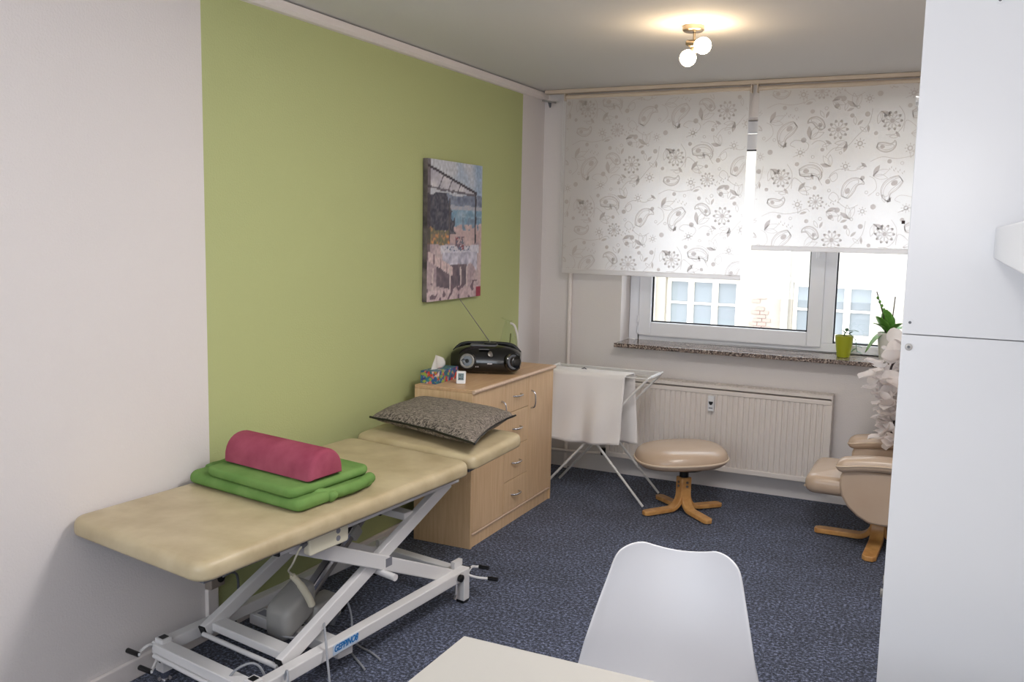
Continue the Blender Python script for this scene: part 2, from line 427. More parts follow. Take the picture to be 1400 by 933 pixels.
# ------------------------------------------------------------------ yard and the house opposite
struct(MB().box(-14, 16, .35, 9, -4.2, -4).obj('ground', M['ground']), 'paved yard between the two houses, below the window', 'ground')
r = root('building', (0, 7.2, -4), 'sunlit cream house across the yard with white many-paned windows', 'building')
b = MB(); fx = [(-1.16, -.13), (.59, 1.62), (2.35, 3.38), (-2.95, -1.92)]; zt, zb = .96, -.8
xs = sorted(v for p in fx for v in p); prev = -14
for x0, x1 in sorted(fx): b.box(prev, x0, 7, 7.4, -4, 4.8); prev = x1
b.box(prev, 16, 7, 7.4, -4, 4.8)
for x0, x1 in fx: b.box(x0, x1, 7, 7.4, zt, 4.8); b.box(x0, x1, 7, 7.4, -4, zb)
b.obj('wall', M['facade'], r)
MB().box(-1.62, -1.3, 6.9, 7.0, -4, 4.8).obj('pilaster', M['facade_white'], r)
for x0, x1 in fx:
    b = MB(); w_ = (x1 - x0)
    cols = [x0, x0 + .06 + .0, ]
    b.box(x0, x1, 7.1, 7.18, zt - .06, zt); b.box(x0, x1, 7.1, 7.18, zb, zb + .06)
    vx = [x0 + w_ * k / 3 for k in range(4)]
    for k, x in enumerate(vx):
        d = .05 if k in (0, 3) else .04
        b.box(max(x0 + .001, x - d), min(x1 - .001, x + d), 7.095, 7.178, zb + .002, zt - .002)
    b.box(x0, x1, 7.09, 7.18, .20, .285); b.box(x0, x1, 7.09, 7.18, -.42, -.34)
    for z in (.60, -.07, -.60): b.box(x0, x1, 7.11, 7.17, z - .015, z + .015)
    win = b.obj('window', M['facade_white'], r)
    for k in range(3):
        for z0, z1 in ((.615, .90), (.285, .585), (-.055, .2), (-.34, -.085), (-.585, -.42), (-.74, -.615)):
            MB().box(vx[k] + .04, vx[k + 1] - .04, 7.14, 7.15, z0, z1).obj('pane', M['fpane'], win)
MB().prism([(-14, 6.6, 4.8), (-14, 6.6, 4.95), (-14, 10.2, 7.2), (-14, 10.2, 4.8)], (30, 0, 0)).obj('roof', M['fbrick'], r)
b = MB().tube([(.505, 6.92, -4), (.505, 6.92, 4.7)], .045, 10)
for z in (-1.2, .98, 3.2): b.lathe([(.058, 0), (.058, .05)], (.505, 6.92, z), 10)
b.obj('drainpipe', M['pipe_zinc'], r, smooth=40)
bm_ = MB().box(.09, .20, 6.985, 7.0, .3, .345); brick0 = bm_.obj('brick', M['fbrick'], r)
for i, (dx, dz) in enumerate([(0, 0), (.12, 0), (-.06, .052), (.06, .052), (0, .104), (.12, .104), (.05, .156), (-.03, .208), (.09, .208), (.03, .26), (-.03, .364), (.05, .416)]):
    if i == 0: continue
    c = brick0.copy(); COL.objects.link(c); c.parent = r; c.location = (dx, .004 * (i % 3) - .004, dz)

# ------------------------------------------------------------------ roller blinds
def clip_ok(p, R): return all(R[0] + .004 < x < R[1] - .004 and R[2] + .02 < z < R[3] for x, z in p)
def motif_list():
    """flat print motifs inside one .58 x .62 repeat: list of polygons (x,z)"""
    out = []
    def ribbon(P, w, closed=False):
        n = len(P)
        for i in range(n if closed else n - 1):
            a = Vector(P[i]); c = Vector(P[(i + 1) % n]); d = c - a
            if d.length < 1e-6: continue
            k = Vector((-d.y, d.x)).normalized() * w / 2
            out.append([tuple(a + k), tuple(a - k), tuple(c - k), tuple(c + k)])
    def disc(x, z, r, n=14): out.append([(x + r * cos(2 * pi * k / n), z + r * sin(2 * pi * k / n)) for k in range(n)])
    def ell(x, z, a, c, th, n=10): out.append([(x + a * cos(t) * cos(th) - c * sin(t) * sin(th), z + a * cos(t) * sin(th) + c * sin(t) * cos(th)) for t in [2 * pi * k / n for k in range(n)]])
    def ringr(x, z, r, w, n=16): ribbon([(x + r * cos(2 * pi * k / n), z + r * sin(2 * pi * k / n)) for k in range(n)], w, True)
    def daisy(x, z, r):
        disc(x, z, r * .24)
        for k in range(10):
            t = 2 * pi * k / 10
            ell(x + r * .86 * cos(t), z + r * .86 * sin(t), r * .16, r * .12, t)
            P = []
            for j in range(9):
                s_ = 2 * pi * j / 8; P.append((x + cos(t) * (r * .62 + r * .34 * cos(s_)) - sin(t) * r * .17 * sin(s_), z + sin(t) * (r * .62 + r * .34 * cos(s_)) + cos(t) * r * .17 * sin(s_)))
            ribbon(P, .0022)
    def sunf(x, z, r):
        ringr(x, z, r * .42, r * .26)
        for k in range(8):
            t = 2 * pi * k / 8; ell(x + r * .85 * cos(t), z + r * .85 * sin(t), r * .22, r * .09, t, 8)
    def drop(x, z, L, th, fl, sc=1.0):
        """paisley outline: a round head whose tail curls to a point; sc shrinks it about the head"""
        n = 22; Pl, Pr = [], []; px, pz = -L * .30, 0.0
        for k in range(n + 1):
            t = k / n; a = fl * 2.3 * max(0, t - .25) ** 1.5 * 1.5
            w = L * .30 * sc * sin(pi * (.12 + .88 * t)) ** .8 * (1 - .35 * t)
            Pl.append((px - w * sin(a), pz + w * cos(a))); Pr.append((px + w * sin(a), pz - w * cos(a)))
            px += cos(a) * L * 1.15 / n; pz += sin(a) * L * 1.15 / n
        m = int(n * (.55 + .45 * sc)) if sc < 1 else n
        P = Pl[:m + 1] + Pr[:m + 1][::-1]
        return [(x + u * cos(th) - v * sin(th), z + u * sin(th) + v * cos(th)) for u, v in P]
    def paisley(x, z, L, th, fl):
        ribbon(drop(x, z, L, th, fl, 1), .0045, True); ribbon(drop(x, z, L, th, fl, .80), .0024, True)
        ribbon(drop(x, z, L, th, fl, .5), .003, True); ell(x - L * .02 * cos(th), z - L * .02 * sin(th), L * .13, L * .10, th)
    def leafp(x, z, L, th, fill=True):
        P = [(x + cos(th) * u - sin(th) * v, z + sin(th) * u + cos(th) * v) for u, v in [(L * k / 8, L * .2 * sin(pi * k / 8)) for k in range(9)] + [(L * k / 8, -L * .16 * sin(pi * k / 8)) for k in range(7, 0, -1)]]
        if fill: out.append(P)
        else: ribbon(P, .0024, True)
    def sprig(x, z, L, th):
        leafp(x, z, L, th, True); leafp(x, z, L * 1.25, th - .7, False); leafp(x, z, L * 1.1, th - 1.25, False)
    def swirl(P, w=.0028):
        ribbon([(p.x, p.y) for p in catmull([(a, c, 0) for a, c in P], 5)], w)
    daisy(.10, .52, .054); daisy(.40, .17, .056); daisy(.30, .385, .044)
    paisley(.24, .56, .13, .2, -1); paisley(.13, .18, .145, -2.5, 1); paisley(.47, .45, .135, 1.2, -1); paisley(.30, .20, .10, 2.2, 1); paisley(.06, .38, .10, -.3, 1)
    sunf(.20, .37, .028); sunf(.52, .09, .029); sunf(.45, .585, .026); sunf(.20, .045, .026); sunf(.555, .335, .024)
    for x, z, q in ((.215, .115, .015), (.55, .25, .014), (.385, .30, .013), (.03, .05, .015), (.42, .34, .015), (.255, .275, .012), (.545, .52, .012), (.185, .60, .012), (.32, .06, .011), (.02, .455, .011), (.36, .50, .014), (.10, .30, .012), (.47, .245, .012), (.29, .465, .011)): disc(x, z, q)
    for x, z, q in ((.33, .29, .009), (.165, .29, .008), (.50, .29, .008), (.37, .45, .008), (.05, .12, .008), (.27, .02, .008), (.42, .04, .007), (.57, .44, .008)): ringr(x, z, q, .003)
    sprig(.25, .12, .075, 1.7); sprig(.49, .29, .065, 2.5); sprig(.04, .575, .065, -.5); sprig(.37, .585, .06, 2.9); sprig(.36, .33, .06, .4); sprig(.02, .22, .07, 1.1); sprig(.20, .45, .06, .9); sprig(.45, .10, .06, -1.8)
    for x, z, th in ((.44, .27, .4), (.145, .43, 2.2), (.33, .235, 1.2), (.565, .58, 2.5), (.215, .315, .3), (.10, .07, 1.0), (.37, .09, 2.6), (.50, .19, .8), (.28, .51, 1.9), (.56, .15, 1.6)):
        leafp(x, z, .042, th); leafp(x - .01, z + .004, .046, th + .9, False)
    swirl([(.0, .30), (.06, .325), (.13, .315), (.20, .325), (.25, .345), (.27, .33)])
    swirl([(.34, .02), (.38, .065), (.45, .075), (.50, .13), (.56, .20), (.575, .28)])
    swirl([(.16, .02), (.235, .06), (.235, .10), (.17, .115), (.14, .09), (.17, .075)])
    swirl([(.36, .52), (.40, .55), (.41, .52), (.385, .50), (.37, .535), (.42, .57), (.50, .56), (.55, .60)])
    swirl([(.25, .61), (.30, .60), (.33, .56), (.31, .52), (.33, .48)])
    swirl([(.0, .11), (.04, .15), (.03, .20), (.0, .22)]); swirl([(.16, .46), (.17, .52), (.21, .50), (.24, .46), (.25, .42)])
    swirl([(.40, .385), (.37, .41), (.39, .44), (.42, .42), (.43, .38), (.48, .35), (.53, .37)])
    swirl([(.26, .09), (.29, .11), (.33, .10), (.345, .06)]); swirl([(.07, .445), (.12, .45), (.155, .49), (.16, .55), (.13, .60)])
    for i in range(8):
        x, z = .345 + .012 * i, .36 + .005 * i; leafp(x, z, .016, 1.2 if i % 2 else -.9)
        x, z = .10 + .011 * i, .265 - .004 * i; leafp(x, z, .014, 1.4 if i % 2 else -1.1)
    return out
MOT = motif_list()
YB = -.11
def blind(x0, x1, zb, label):
    zt_ = 2.44
    r = root('roller_blind', ((x0 + x1) / 2, YB, zt_), label, 'blind', 'floral roller blinds at the window')
    b = MB(); b.grid(lambda u, v: (x0 + (x1 - x0) * u, YB + .002 * sin(9 * u + 3 * v), zb + .02 + (zt_ - zb - .02) * v), 30, 20)
    b.obj('fabric', M['blind'], r, smooth=180, label='off-white translucent fabric with tone-on-tone floral print')
    b = MB(); R = (x0, x1, zb, zt_ - .02)
    for i in range(-1, int((x1 - x0) / .58) + 2):
        for j in range(-1, 3):
            ox, oz = x0 + .58 * i + .05, zb + .62 * j + (.31 if i % 2 else 0) - .1
            for p in MOT:
                P = [(ox + x, oz + z) for x, z in p]
                if clip_ok(P, R): b.f([b.v((x, YB - .0045, z)) for x, z in P])
    b.b.normal_update()
    b.obj('print', M['print'], r, label='pale grey paisley and daisy print')
    MB().box(x0, x1, YB - .008, YB + .002, zb, zb + .030).obj('bottom_bar', M['blind'], r, bevel=.003)
    MB().tube([(x0 - .006, YB + .012, 2.437), (x1 + .006, YB + .012, 2.437)], .017, 14).obj('roller', M['rail'], r, smooth=40)
    b = MB()
    for x in (x0 - .013, x1 + .007): b.box(x, x + .006, YB - .012, YB + .035, 2.415, 2.462)
    b.obj('bracket', M['rail'], r)
    b = MB(); xc = x0 - .018 if x0 < 1 else x1 + .018
    b.tube([(xc, YB - .01, 2.43), (xc, YB - .01, 1.37)], .0016, 5); b.tube([(xc, YB + .016, 2.43), (xc, YB + .016, 1.37)], .0016, 5)
    b.obj('bead_chain', M['enamel'], r)
blind(.200, 1.357, 1.318, 'left floral roller blind, longer one, covering wall corner and left sash')
blind(1.412, 2.275, 1.500, 'right floral roller blind, shorter one beside the tall white cabinet')
b = MB(); b.box(.05, 2.6, YB - .012, YB + .03, 2.462, 2.486)
tag(b.obj('curtain_rail', M['rail'], bevel=.004), 'beige ceiling rail above both roller blinds along the back wall', 'rail')
r = root('rail_end_bracket', (.06, -.05, 2.41), 'small grey end bracket hanging in the ceiling corner left of the blinds', 'bracket')
MB().bar((.012, -.05, 2.432), (.11, -.09, 2.412), .03, .012).obj('arm', M['grey'], r, bevel=.003)
MB().tube([(.06, -.06, 2.42), (.066, -.065, 2.385)], [.012, .006], 10).obj('hook', M['greydark'], r, smooth=40)
b = MB().box(2.226, 2.243, -.125, -.118, 1.668, 1.686)
tag(b.obj('cord_clip', M['stick']), 'tiny dark cord clip in front of the right blind edge', 'clip')

# ------------------------------------------------------------------ radiator
r = root('radiator', (1.2, -.08, .1), 'white ribbed panel radiator under the window sill', 'radiator')
x0, x1, z0, z1, yf = .55, 1.92, .135, .662, -.115
b = MB(); P = []; n = 41; pw = (x1 - x0 - .03) / n
P.append((x0, yf - .004)); P.append((x0 + .015, yf - .004))
for i in range(n):
    xa = x0 + .015 + pw * i
    P += [(xa + pw * .10, yf + .006), (xa + pw * .30, yf + .006), (xa + pw * .42, yf - .003), (xa + pw * .98, yf - .003)]
P += [(x1 - .015, yf - .004), (x1, yf - .004)]
A = [b.v((x, y, z0 + .035)) for x, y in P]; B = [b.v((x, y, z1 - .05)) for x, y in P]
for i in range(len(P) - 1): b.f([A[i], A[i + 1], B[i + 1], B[i]])
b.obj('front_panel', M['radi'], r)
b = MB(); b.box(x0, x1, yf - .005, yf + .02, z0, z0 + .036); b.obj('bottom_rail', M['radi'], r, bevel=.006)
b = MB(); b.box(x0, x1, yf - .005, yf + .02, z1 - .051, z1 - .022); b.obj('top_rail', M['radi'], r, bevel=.006)
b = MB(); b.box(x0, x1, yf + .012, -.02, z0 + .03, z1 - .03); b.obj('back_panel', M['radi'], r)
b = MB(); b.box(x0 - .004, x1 + .004, yf - .006, -.022, z1 - .012, z1 + .008)
for i in range(60): xx = x0 + .01 + i * (x1 - x0 - .03) / 59; b.box(xx, xx + .01, yf + .01, -.03, z1 + .008, z1 + .011)
b.obj('top_grille', M['radi'], r)
for x in (x0 - .005, x1): MB().box(x, x + .005, yf - .004, -.022, z0 + .01, z1 + .006).obj('side_panel', M['radi'], r)
b = MB().box(1.205, 1.243, yf - .034, yf - .005, .512, .607); mt = b.obj('heat_meter', M['white'], r, bevel=.003, label='small white heat meter with dark window')
b = MB(); P = [(1.211 + .026 * k / 8, yf - .0345, .572) for k in range(9)] + [(1.224 + .013 * cos(t), yf - .0345, .572 - .022 * sin(t)) for t in [pi * k / 8 for k in range(1, 8)]]
b.prism(P, (0, -.002, 0)); b.obj('display', M['black'], mt)
MB().box(1.213, 1.236, yf - .0355, yf - .034, .528, .535).obj('mark', M['plate'], mt)
b = MB(); b.tube(catmull([(.02, -.05, .118), (.3, -.05, .122), (.5, -.055, .136)]), .010, 10)
b.tube([(.232, -.035, .0), (.228, -.035, 2.4)], .013, 12)
b.obj('supply_pipe', M['trim'], r, smooth=40)
b = MB().tube([(.495, -.058, .137), (.535, -.062, .142)], .014, 12); b.tube([(.508, -.058, .137), (.508, -.058, .175)], [.012, .017], 12)
b.obj('valve', M['black'], r, smooth=40, label='black valve head')
MB().tube([(.53, -.062, .142), (.56, -.062, .145)], .011, 10).obj('connector', M['chrome'], r, smooth=40)

# ------------------------------------------------------------------ therapy table
TH = radians(4.3); O0 = (.4, -2.9)
def T(a, b_, z):
    a = a - .1 * b_
    return Vector((O0[0] + sin(TH) * a + cos(TH) * b_, O0[1] + cos(TH) * a - sin(TH) * b_, z))
tb = root('therapy_table', (.4, -2.9, 0), 'cream vinyl therapy table on white scissor-lift frame against the green wall', 'therapy table')
MB().slab(T, -.865, .532, -.335, .357, .598, .057, .055, .026, .002, rb=.012).obj('main_pad', M['pad'], tb, smooth=180, label='long cream mottled vinyl pad')
def Th(a, b_, z): return T(a, b_, z + (a - .545) * .065)
MB().slab(Th, .545, .972, -.335, .352, .606, .057, .05, .026, .003, rb=.012).obj('head_pad', M['pad'], tb, smooth=180, label='short cream head pad tilted slightly up')
b = MB(); b.box(-.83, .50, -.30, .325, .585, .600, T); b.box(.56, .94, -.30, .32, .594, .607, Th)
b.obj('pad_board', M['greydark'], tb)
def rail(name, p, q, w_, h, m='metal', bev=.004, par=None): return MB().bar(T(*p), T(*q), w_, h).obj(name, M[m], par or tb, bevel=bev)
for s_ in (1, -1):
    rail('top_rail', (-.48, .255 * s_, .565), (.56, .255 * s_, .565), .028, .042)
    rail('base_rail', (-.60, .252 * s_, .127), (.645, .252 * s_, .127), .045, .045)
    rail('end_cap', (.645, .252 * s_, .127), (.653, .252 * s_, .127), .043, .043, 'black', 0)
    rail('end_cap', (-.488, .255 * s_, .565), (-.48, .255 * s_, .565), .028, .042, 'black', 0)
    a1 = rail('scissor_arm', (-.425, .205 * s_, .135), (.565, .205 * s_, .535), .030, .052)
    rail('end_cap', (-.430, .205 * s_, .133), (-.425, .205 * s_, .135), .029, .05, 'black', 0, a1)
    a2 = rail('scissor_arm', (-.40, .165 * s_ + .06 * (s_ > 0), .55), (.60, .165 * s_ + .06 * (s_ > 0), .11), .026, .055)
rail('cross_bar', (-.585, -.25, .125), (-.585, .25, .125), .055, .05)
rail('cross_bar', (.615, -.25, .12), (.615, .25, .12), .05, .05)
rail('cross_bar', (.30, -.2, .455), (.30, .2, .455), .055, .03)
rail('cross_bar', (-.367, -.195, .146), (-.367, .195, .146), .062, .03)
MB().tube([T(.09, .2, .297), T(.09, .30, .292)], .0135, 14).obj('pivot_bolt', M['metal'], tb, smooth=40)
MB().tube([T(-.432, -.2, .130), T(-.432, .2, .130)], .009, 10).obj('cross_rod', M['metal'], tb, smooth=40)
mb_ = rail('motor_bar', (-.135, -.245, .08), (-.135, .245, .08), .072, .042)
MB().box(-.155, -.115, -.22, -.15, .1008, .1018, T).obj('type_plate', M['plate'], mb_)
for q in (-.05, .0): MB().lathe([(.008, 0), (.008, .002)], T(-.12, q, .1005), 10).obj('bolt', M['black'], mb_)
# leg posts, feet, castors, pedals
for a_, b2 in ((.62, .255), (.62, -.255), (-.575, .24), (-.575, -.24)):
    right = a_ > 0
    zt_ = .15 if right else .165
    lg = MB().box(a_ - .022, a_ + .022, b2 - .022, b2 + .022, .012 if right else .045, zt_ - .001, T).obj('leg', M['metal'], tb, bevel=.003)
    MB().box(a_ - .02, a_ + .02, b2 - .02, b2 + .02, 0.0, .013, T).obj('foot', M['black'], lg) if right else MB().lathe([(.024, 0), (.024, .012), (.014, .014), (.014, .03), (.022, .032), (.022, .046)], T(a_, b2, 0), 16).obj('foot', M['chrome'], lg, smooth=40, label='chrome screw foot')
    if not right:
        MB().box(a_ - .013, a_ + .013, b2 - .013, b2 + .013, zt_ - .001, zt_ + .001, T).obj('plug', M['black'], lg)
        MB().box(a_ - .0235, a_ - .0215, b2 + .0, b2 + .01, .08, .105, T).obj('slot', M['black'], lg)
    else:
        MB().bar(T(a_ - .03, b2 - .035 * (1 if b2 > 0 else -1), .16), T(a_ + .03, b2 - .035 * (1 if b2 > 0 else -1), .16), .02, .03).obj('lug', M['metal'], lg)
for a_, sgn in ((.66, 1), (-.61, -1)):
    for b2, dz, db in (((.27, .02, 0), (.27, -.02, .05)) if sgn > 0 else ((-.27, .02, 0), (-.24, -.02, .04))):
        P = [T(a_ - .03 * sgn, b2, .12), T(a_ + .005 * sgn, b2 + db * .4, .122 + dz), T(a_ + .04 * sgn, b2 + db, .112 + dz), T(a_ + .055 * sgn, b2 + db + .012, .11 + dz)]
        p1 = MB().tube(catmull(P, 4), .0055, 8).obj('pedal', M['metal'], tb, smooth=40)
        q0 = T(a_ + .055 * sgn, b2 + db + .010, .11 + dz); q1 = T(a_ + .062 * sgn, b2 + db + (.055 if sgn > 0 else -.045), .112 + dz)
        MB().tube([q0, q1], .009, 10).obj('grip', M['black'], p1, smooth=40, label='black rubber grip')
MB().tube([T(-.62, -.235, .115), T(-.62, .30, .108)], .008, 10).obj('pedal_rod', M['metal'], tb, smooth=40)
MB().lathe([(.006, 0), (.016, .004), (.016, .016), (.010, .020)], T(.56, .276, .13), 14, T(0, 1, 0) - T(0, 0, 0)).obj('knob', M['black'], tb, smooth=40)
MB().tube([T(.58, .25, .10), T(.57, .255, .045), T(.55, .26, .03)], .007, 8).obj('latch', M['chrome'], tb, smooth=40)
# castor under the frame middle
MB().lathe([(.03, -.012), (.035, 0), (.03, .012)], T(.2, -.1, .04), 16, T(0, 1, 0) - T(0, 0, 0)).obj('castor', M['black'], tb, smooth=40)
# motor and actuator
p0 = T(-.09, -.02, .17); p1 = T(.29, -.02, .445)
MB().bar(p0, p1, .045, .022).obj('actuator_tube', M['steel'], tb, bevel=.006)
d = (p1 - p0); MB().bar(p0 + Vector((0, 0, .022)), p0 + d * .72 + Vector((0, 0, .022)), .038, .030).obj('actuator_rail', M['chrome'], tb, bevel=.006)
MB().bar(p0 + d * .68, p0 + d * .80, .06, .055).obj('actuator_head', M['grey'], tb, bevel=.01)
MB().tube([p1 + Vector((.03, 0, .0)), p1 + Vector((.075, -.02, -.0))], .016, 12).obj('actuator_pin', M['black'], tb, smooth=40)
def Tm(x, y, z): return T(-.16 + x, -.03 + y, .17 + z + x * .45)
mo = MB().slab(Tm, -.085, .085, -.055, .075, -.055, .125, .035, .03, .004).obj('motor', M['grey'], tb, smooth=180, label='grey motor housing')
MB().slab(lambda x, y, z: T(-.05 + x, .0 + y, .135 + z), -.05, .10, -.045, .06, -.04, .085, .02, .015).obj('gearbox', M['grey'], mo, smooth=180)
MB().bar(T(-.01, .05, .075), T(.04, .06, .165), .02, .02).obj('plug', M['greydark'], mo, bevel=.004)
MB().tube(catmull([T(-.225, .06, .343), T(-.19, .065, .30), T(-.155, .068, .245), T(-.135, .07, .205)]), [.012] * 8 + [.014] * 17, 10).obj('hand_control', M['ivory'], tb, smooth=60, label='coiled ivory cord sleeve')
b = MB()
for k in range(7):
    c = T(-.222 + .045 * k / 6, .061 + .004 * k / 6, .340 - .058 * k / 6)
    b.tube([c + Vector((cos(t) * .0155 * .8, -sin(t) * .6 * .0155, sin(t) * .0155)) for t in [2 * pi * j / 12 for j in range(13)]], .0028, 5)
b.obj('cord_coil', M['ivory'], tb, smooth=60)
# control box on the top rail
cb = MB().slab(lambda x, y, z: T(x, .282 + z, y), -.385, -.19, .522, .592, 0, .03, .012, .006).obj('control_box', M['ivory'], tb, smooth=40, label='ivory control box with two round symbols')
for z in (.572, .546):
    MB().lathe([(.0095, 0), (.0095, .0012)], T(-.245, .3125, z), 16, T(0, 1, 0) - T(0, 0, 0)).obj('symbol', M['plate'], cb)
MB().tube(catmull([T(-.388, .295, .566), T(-.412, .29, .55), T(-.405, .25, .49), T(-.33, .15, .42), T(-.25, .08, .365), T(-.225, .06, .343)], 6), .0035, 6).obj('control_cord', M['ivory'], tb, smooth=60)
MB().tube([T(-.378, .295, .569), T(-.405, .297, .561)], .008, 8).obj('cord_plug', M['greydark'], tb, smooth=40)
MB().box(.105, .142, .2375, .2395, .312, .345, T).obj('type_plate', M['plate'], tb)
# cables
b = MB()
for P in ([T(-.1, .08, .12), T(-.17, .16, .20), T(-.25, .25, .20), T(-.285, .295, .13), T(-.31, .33, .03), T(-.38, .36, .006), T(-.46, .35, .006)],
          [T(-.05, .05, .13), T(.02, .08, .19), T(.05, .10, .12), T(.03, .14, .02), T(.02, .24, .006), T(.0, .30, .006)],
          [T(-.08, .05, .06), T(-.02, .12, .02), T(-.05, .22, .006), T(-.09, .30, .006)],
          [T(-.62, .12, .006), T(-.6, .13, .12), T(-.57, .17, .18), T(-.52, .21, .17), T(-.46, .22, .006)],
          [T(-.47, .24, .006), T(-.47, .285, .16), T(-.49, .31, .10), T(-.52, .32, .006)],
          [T(-.17, .09, .10), T(-.23, .05, .11), T(-.24, -.02, .11), T(-.2, -.05, .12)]):
    b.tube(catmull(P, 6), .0042, 6)
b.obj('cable', M['cable'], tb, smooth=60)
# sticker with lettering on the front rail
st = MB().box(-.235, -.098, .2748, .2756, .110, .146, T).obj('sticker', M['sticker'], tb, label='pale sticker with blue italic lettering')
cu = bpy.data.curves.new('lettering', 'FONT'); cu.body = 'GEPPINO8'; cu.size = .033; cu.shear = .3; cu.extrude = .0004; cu.offset = .0009; cu.align_x = 'CENTER'; cu.align_y = 'CENTER'
cu.materials.append(M['blue']); tmp = bpy.data.objects.new('lettering', cu); COL.objects.link(tmp)
bpy.context.view_layer.update()
me = bpy.data.meshes.new_from_object(tmp.evaluated_get(bpy.context.evaluated_depsgraph_get())); bpy.data.objects.remove(tmp)
lo = bpy.data.objects.new('lettering', me); COL.objects.link(lo); lo.parent = st
ex = (T(1, 0, 0) - T(0, 0, 0)).normalized(); ez = Vector((0, 0, 1)); ey = ez.cross(ex)
xs_ = [v.co.x for v in me.vertices]; k_ = .128 / (max(xs_) - min(xs_))
loc = T(-.1665, .2764, .130) - OFF[st.name]
lo.matrix_local = Matrix(((ex.x * k_, ez.x, -ey.x, loc.x), (ex.y * k_, ez.y, -ey.y, loc.y), (ex.z * k_, ez.z, -ey.z, loc.z), (0, 0, 0, 1)))

# ---- things lying on the table
def wav(amp, fr): return (amp, fr)
r = root('blanket', tuple(T(-.18, -.04, .656)), 'folded bright green fleece blanket on the therapy table under the magenta bolster', 'blanket')
def fold(x0, x1, y0, y1, z0, h, seed, bul=1.0):
    def F(x, y, z):
        k = noise.noise(Vector((x * 7 + seed, y * 7, z * 5))) * .022
        j = noise.noise(Vector((x * 16 + seed, y * 16, 3.1))) * .006 + noise.noise(Vector((x * 40 + seed, y * 40, 3.1))) * .002
        return T(x + k, y + k * .8, max(z, .6578) + j * (z > z0 + .01))
    return MB().slab(F, x0, x1, y0, y1, z0, h, .045, min(h * .48, .03), .004, nc=5, ne=5)
fold(-.395, .035, -.335, .27, .6580, .040, 1).obj('lower_fold', M['fleece'], r, smooth=180, sub=1)
fold(-.388, .02, -.255, .235, .696, .034, 4).obj('upper_fold', M['fleece'], r, smooth=180, sub=1)
MB().tube(catmull([T(-.30, .205, .69), T(-.20, .258, .685), T(-.09, .262, .684), T(.01, .238, .687)], 6), [.010, .016, .021, .022] + [.021] * 15, 12).obj('rolled_edge', M['fleece'], r, smooth=180, noisy=(.007, 22))
MB().tube(catmull([T(-.30, -.31, .69), T(-.2, -.325, .692), T(-.1, -.325, .69), T(.0, -.30, .69)], 6), .019, 12).obj('rolled_edge', M['fleece'], r, smooth=180, noisy=(.007, 22))
MB().sph(T(-.225, .262, .682), .021, 14, 10, (1.3, .9, .9)).obj('tucked_corner', M['fleece'], r, smooth=180, noisy=(.010, 38))
r = MB(); prof = []
n_ = 14
def bol(u, k):
    t = pi * k / n_
    return (-.215 - .085 * cos(t), u, .737 + .098 * sin(t) ** .8)
R = []
for u, s_ in ((-.235, .02), (-.235, .80), (-.228, .93), (-.215, 1), (-.1, 1), (.02, 1), (.13, 1), (.215, 1), (.228, .93), (.235, .8), (.235, .02)):
    ring = [T(-.215 + (bol(u, k)[0] + .215) * s_, u, .737 + (.04 * (1 - s_)) + (bol(u, k)[2] - .737) * s_) for k in range(n_ + 1)]
    ring += [T(-.215 + .08 * s_ * (1 - 2 * k / 6), u, .737 + .04 * (1 - s_)) for k in range(1, 6)]
    R.append(ring)
r.rings(R); tag(r.obj('bolster', M['velour'], smooth=50), 'magenta velour half-round bolster on the folded green blanket', 'bolster')
# pillow
r = root('pillow', tuple(T(.8, 0, .68)), 'dark brown tweed pillow with black piping on the head pad', 'pillow')
PC = [T(.570, .340, .716), T(1.0, .285, .756), T(1.035, -.345, .742), T(.635, -.31, .728)]
def pil(u, v, s_):
    p = (PC[0] * (1 - u) + PC[1] * u) * (1 - v) + (PC[3] * (1 - u) + PC[2] * u) * v
    U, V = 2 * u - 1, 2 * v - 1
    t = ((1 - U * U) * (1 - V * V)); t = max(t, 0) ** .33
    pin = .045 * (1 - abs(V) ** 2) * (-U) * abs(U) ** 3; pin2 = .05 * (1 - abs(U) ** 2) * (-V) * abs(V) ** 3
    p = p + (PC[1] - PC[0]).normalized() * pin * .6 + (PC[3] - PC[0]).normalized() * pin2 * .6
    z = p.z - .034 * t * (s_ < 0) + .072 * t * (s_ > 0) - .008 * t
    zmin = .668 + (u * .45) * .065
    if s_ < 0: z = max(z, min(p.z, zmin + .002))
    return Vector((p.x, p.y, z + .004 * noise.noise(Vector((u * 5, v * 6, s_)))))
b = MB(); b.grid(lambda u, v: pil(u, v, 1), 26, 30); b.grid(lambda u, v: pil(u, v, -1), 26, 30)
b.obj('cover', M['tweed'], r, smooth=180)
b = MB(); e = [pil(0, v / 30, 1) for v in range(31)]; b.tube(e, .0055, 6); e = [pil(u / 26, 0, 1) for u in range(27)]; b.tube(e, .0045, 6)
b.obj('piping', M['black'], r, smooth=60, label='black piping')

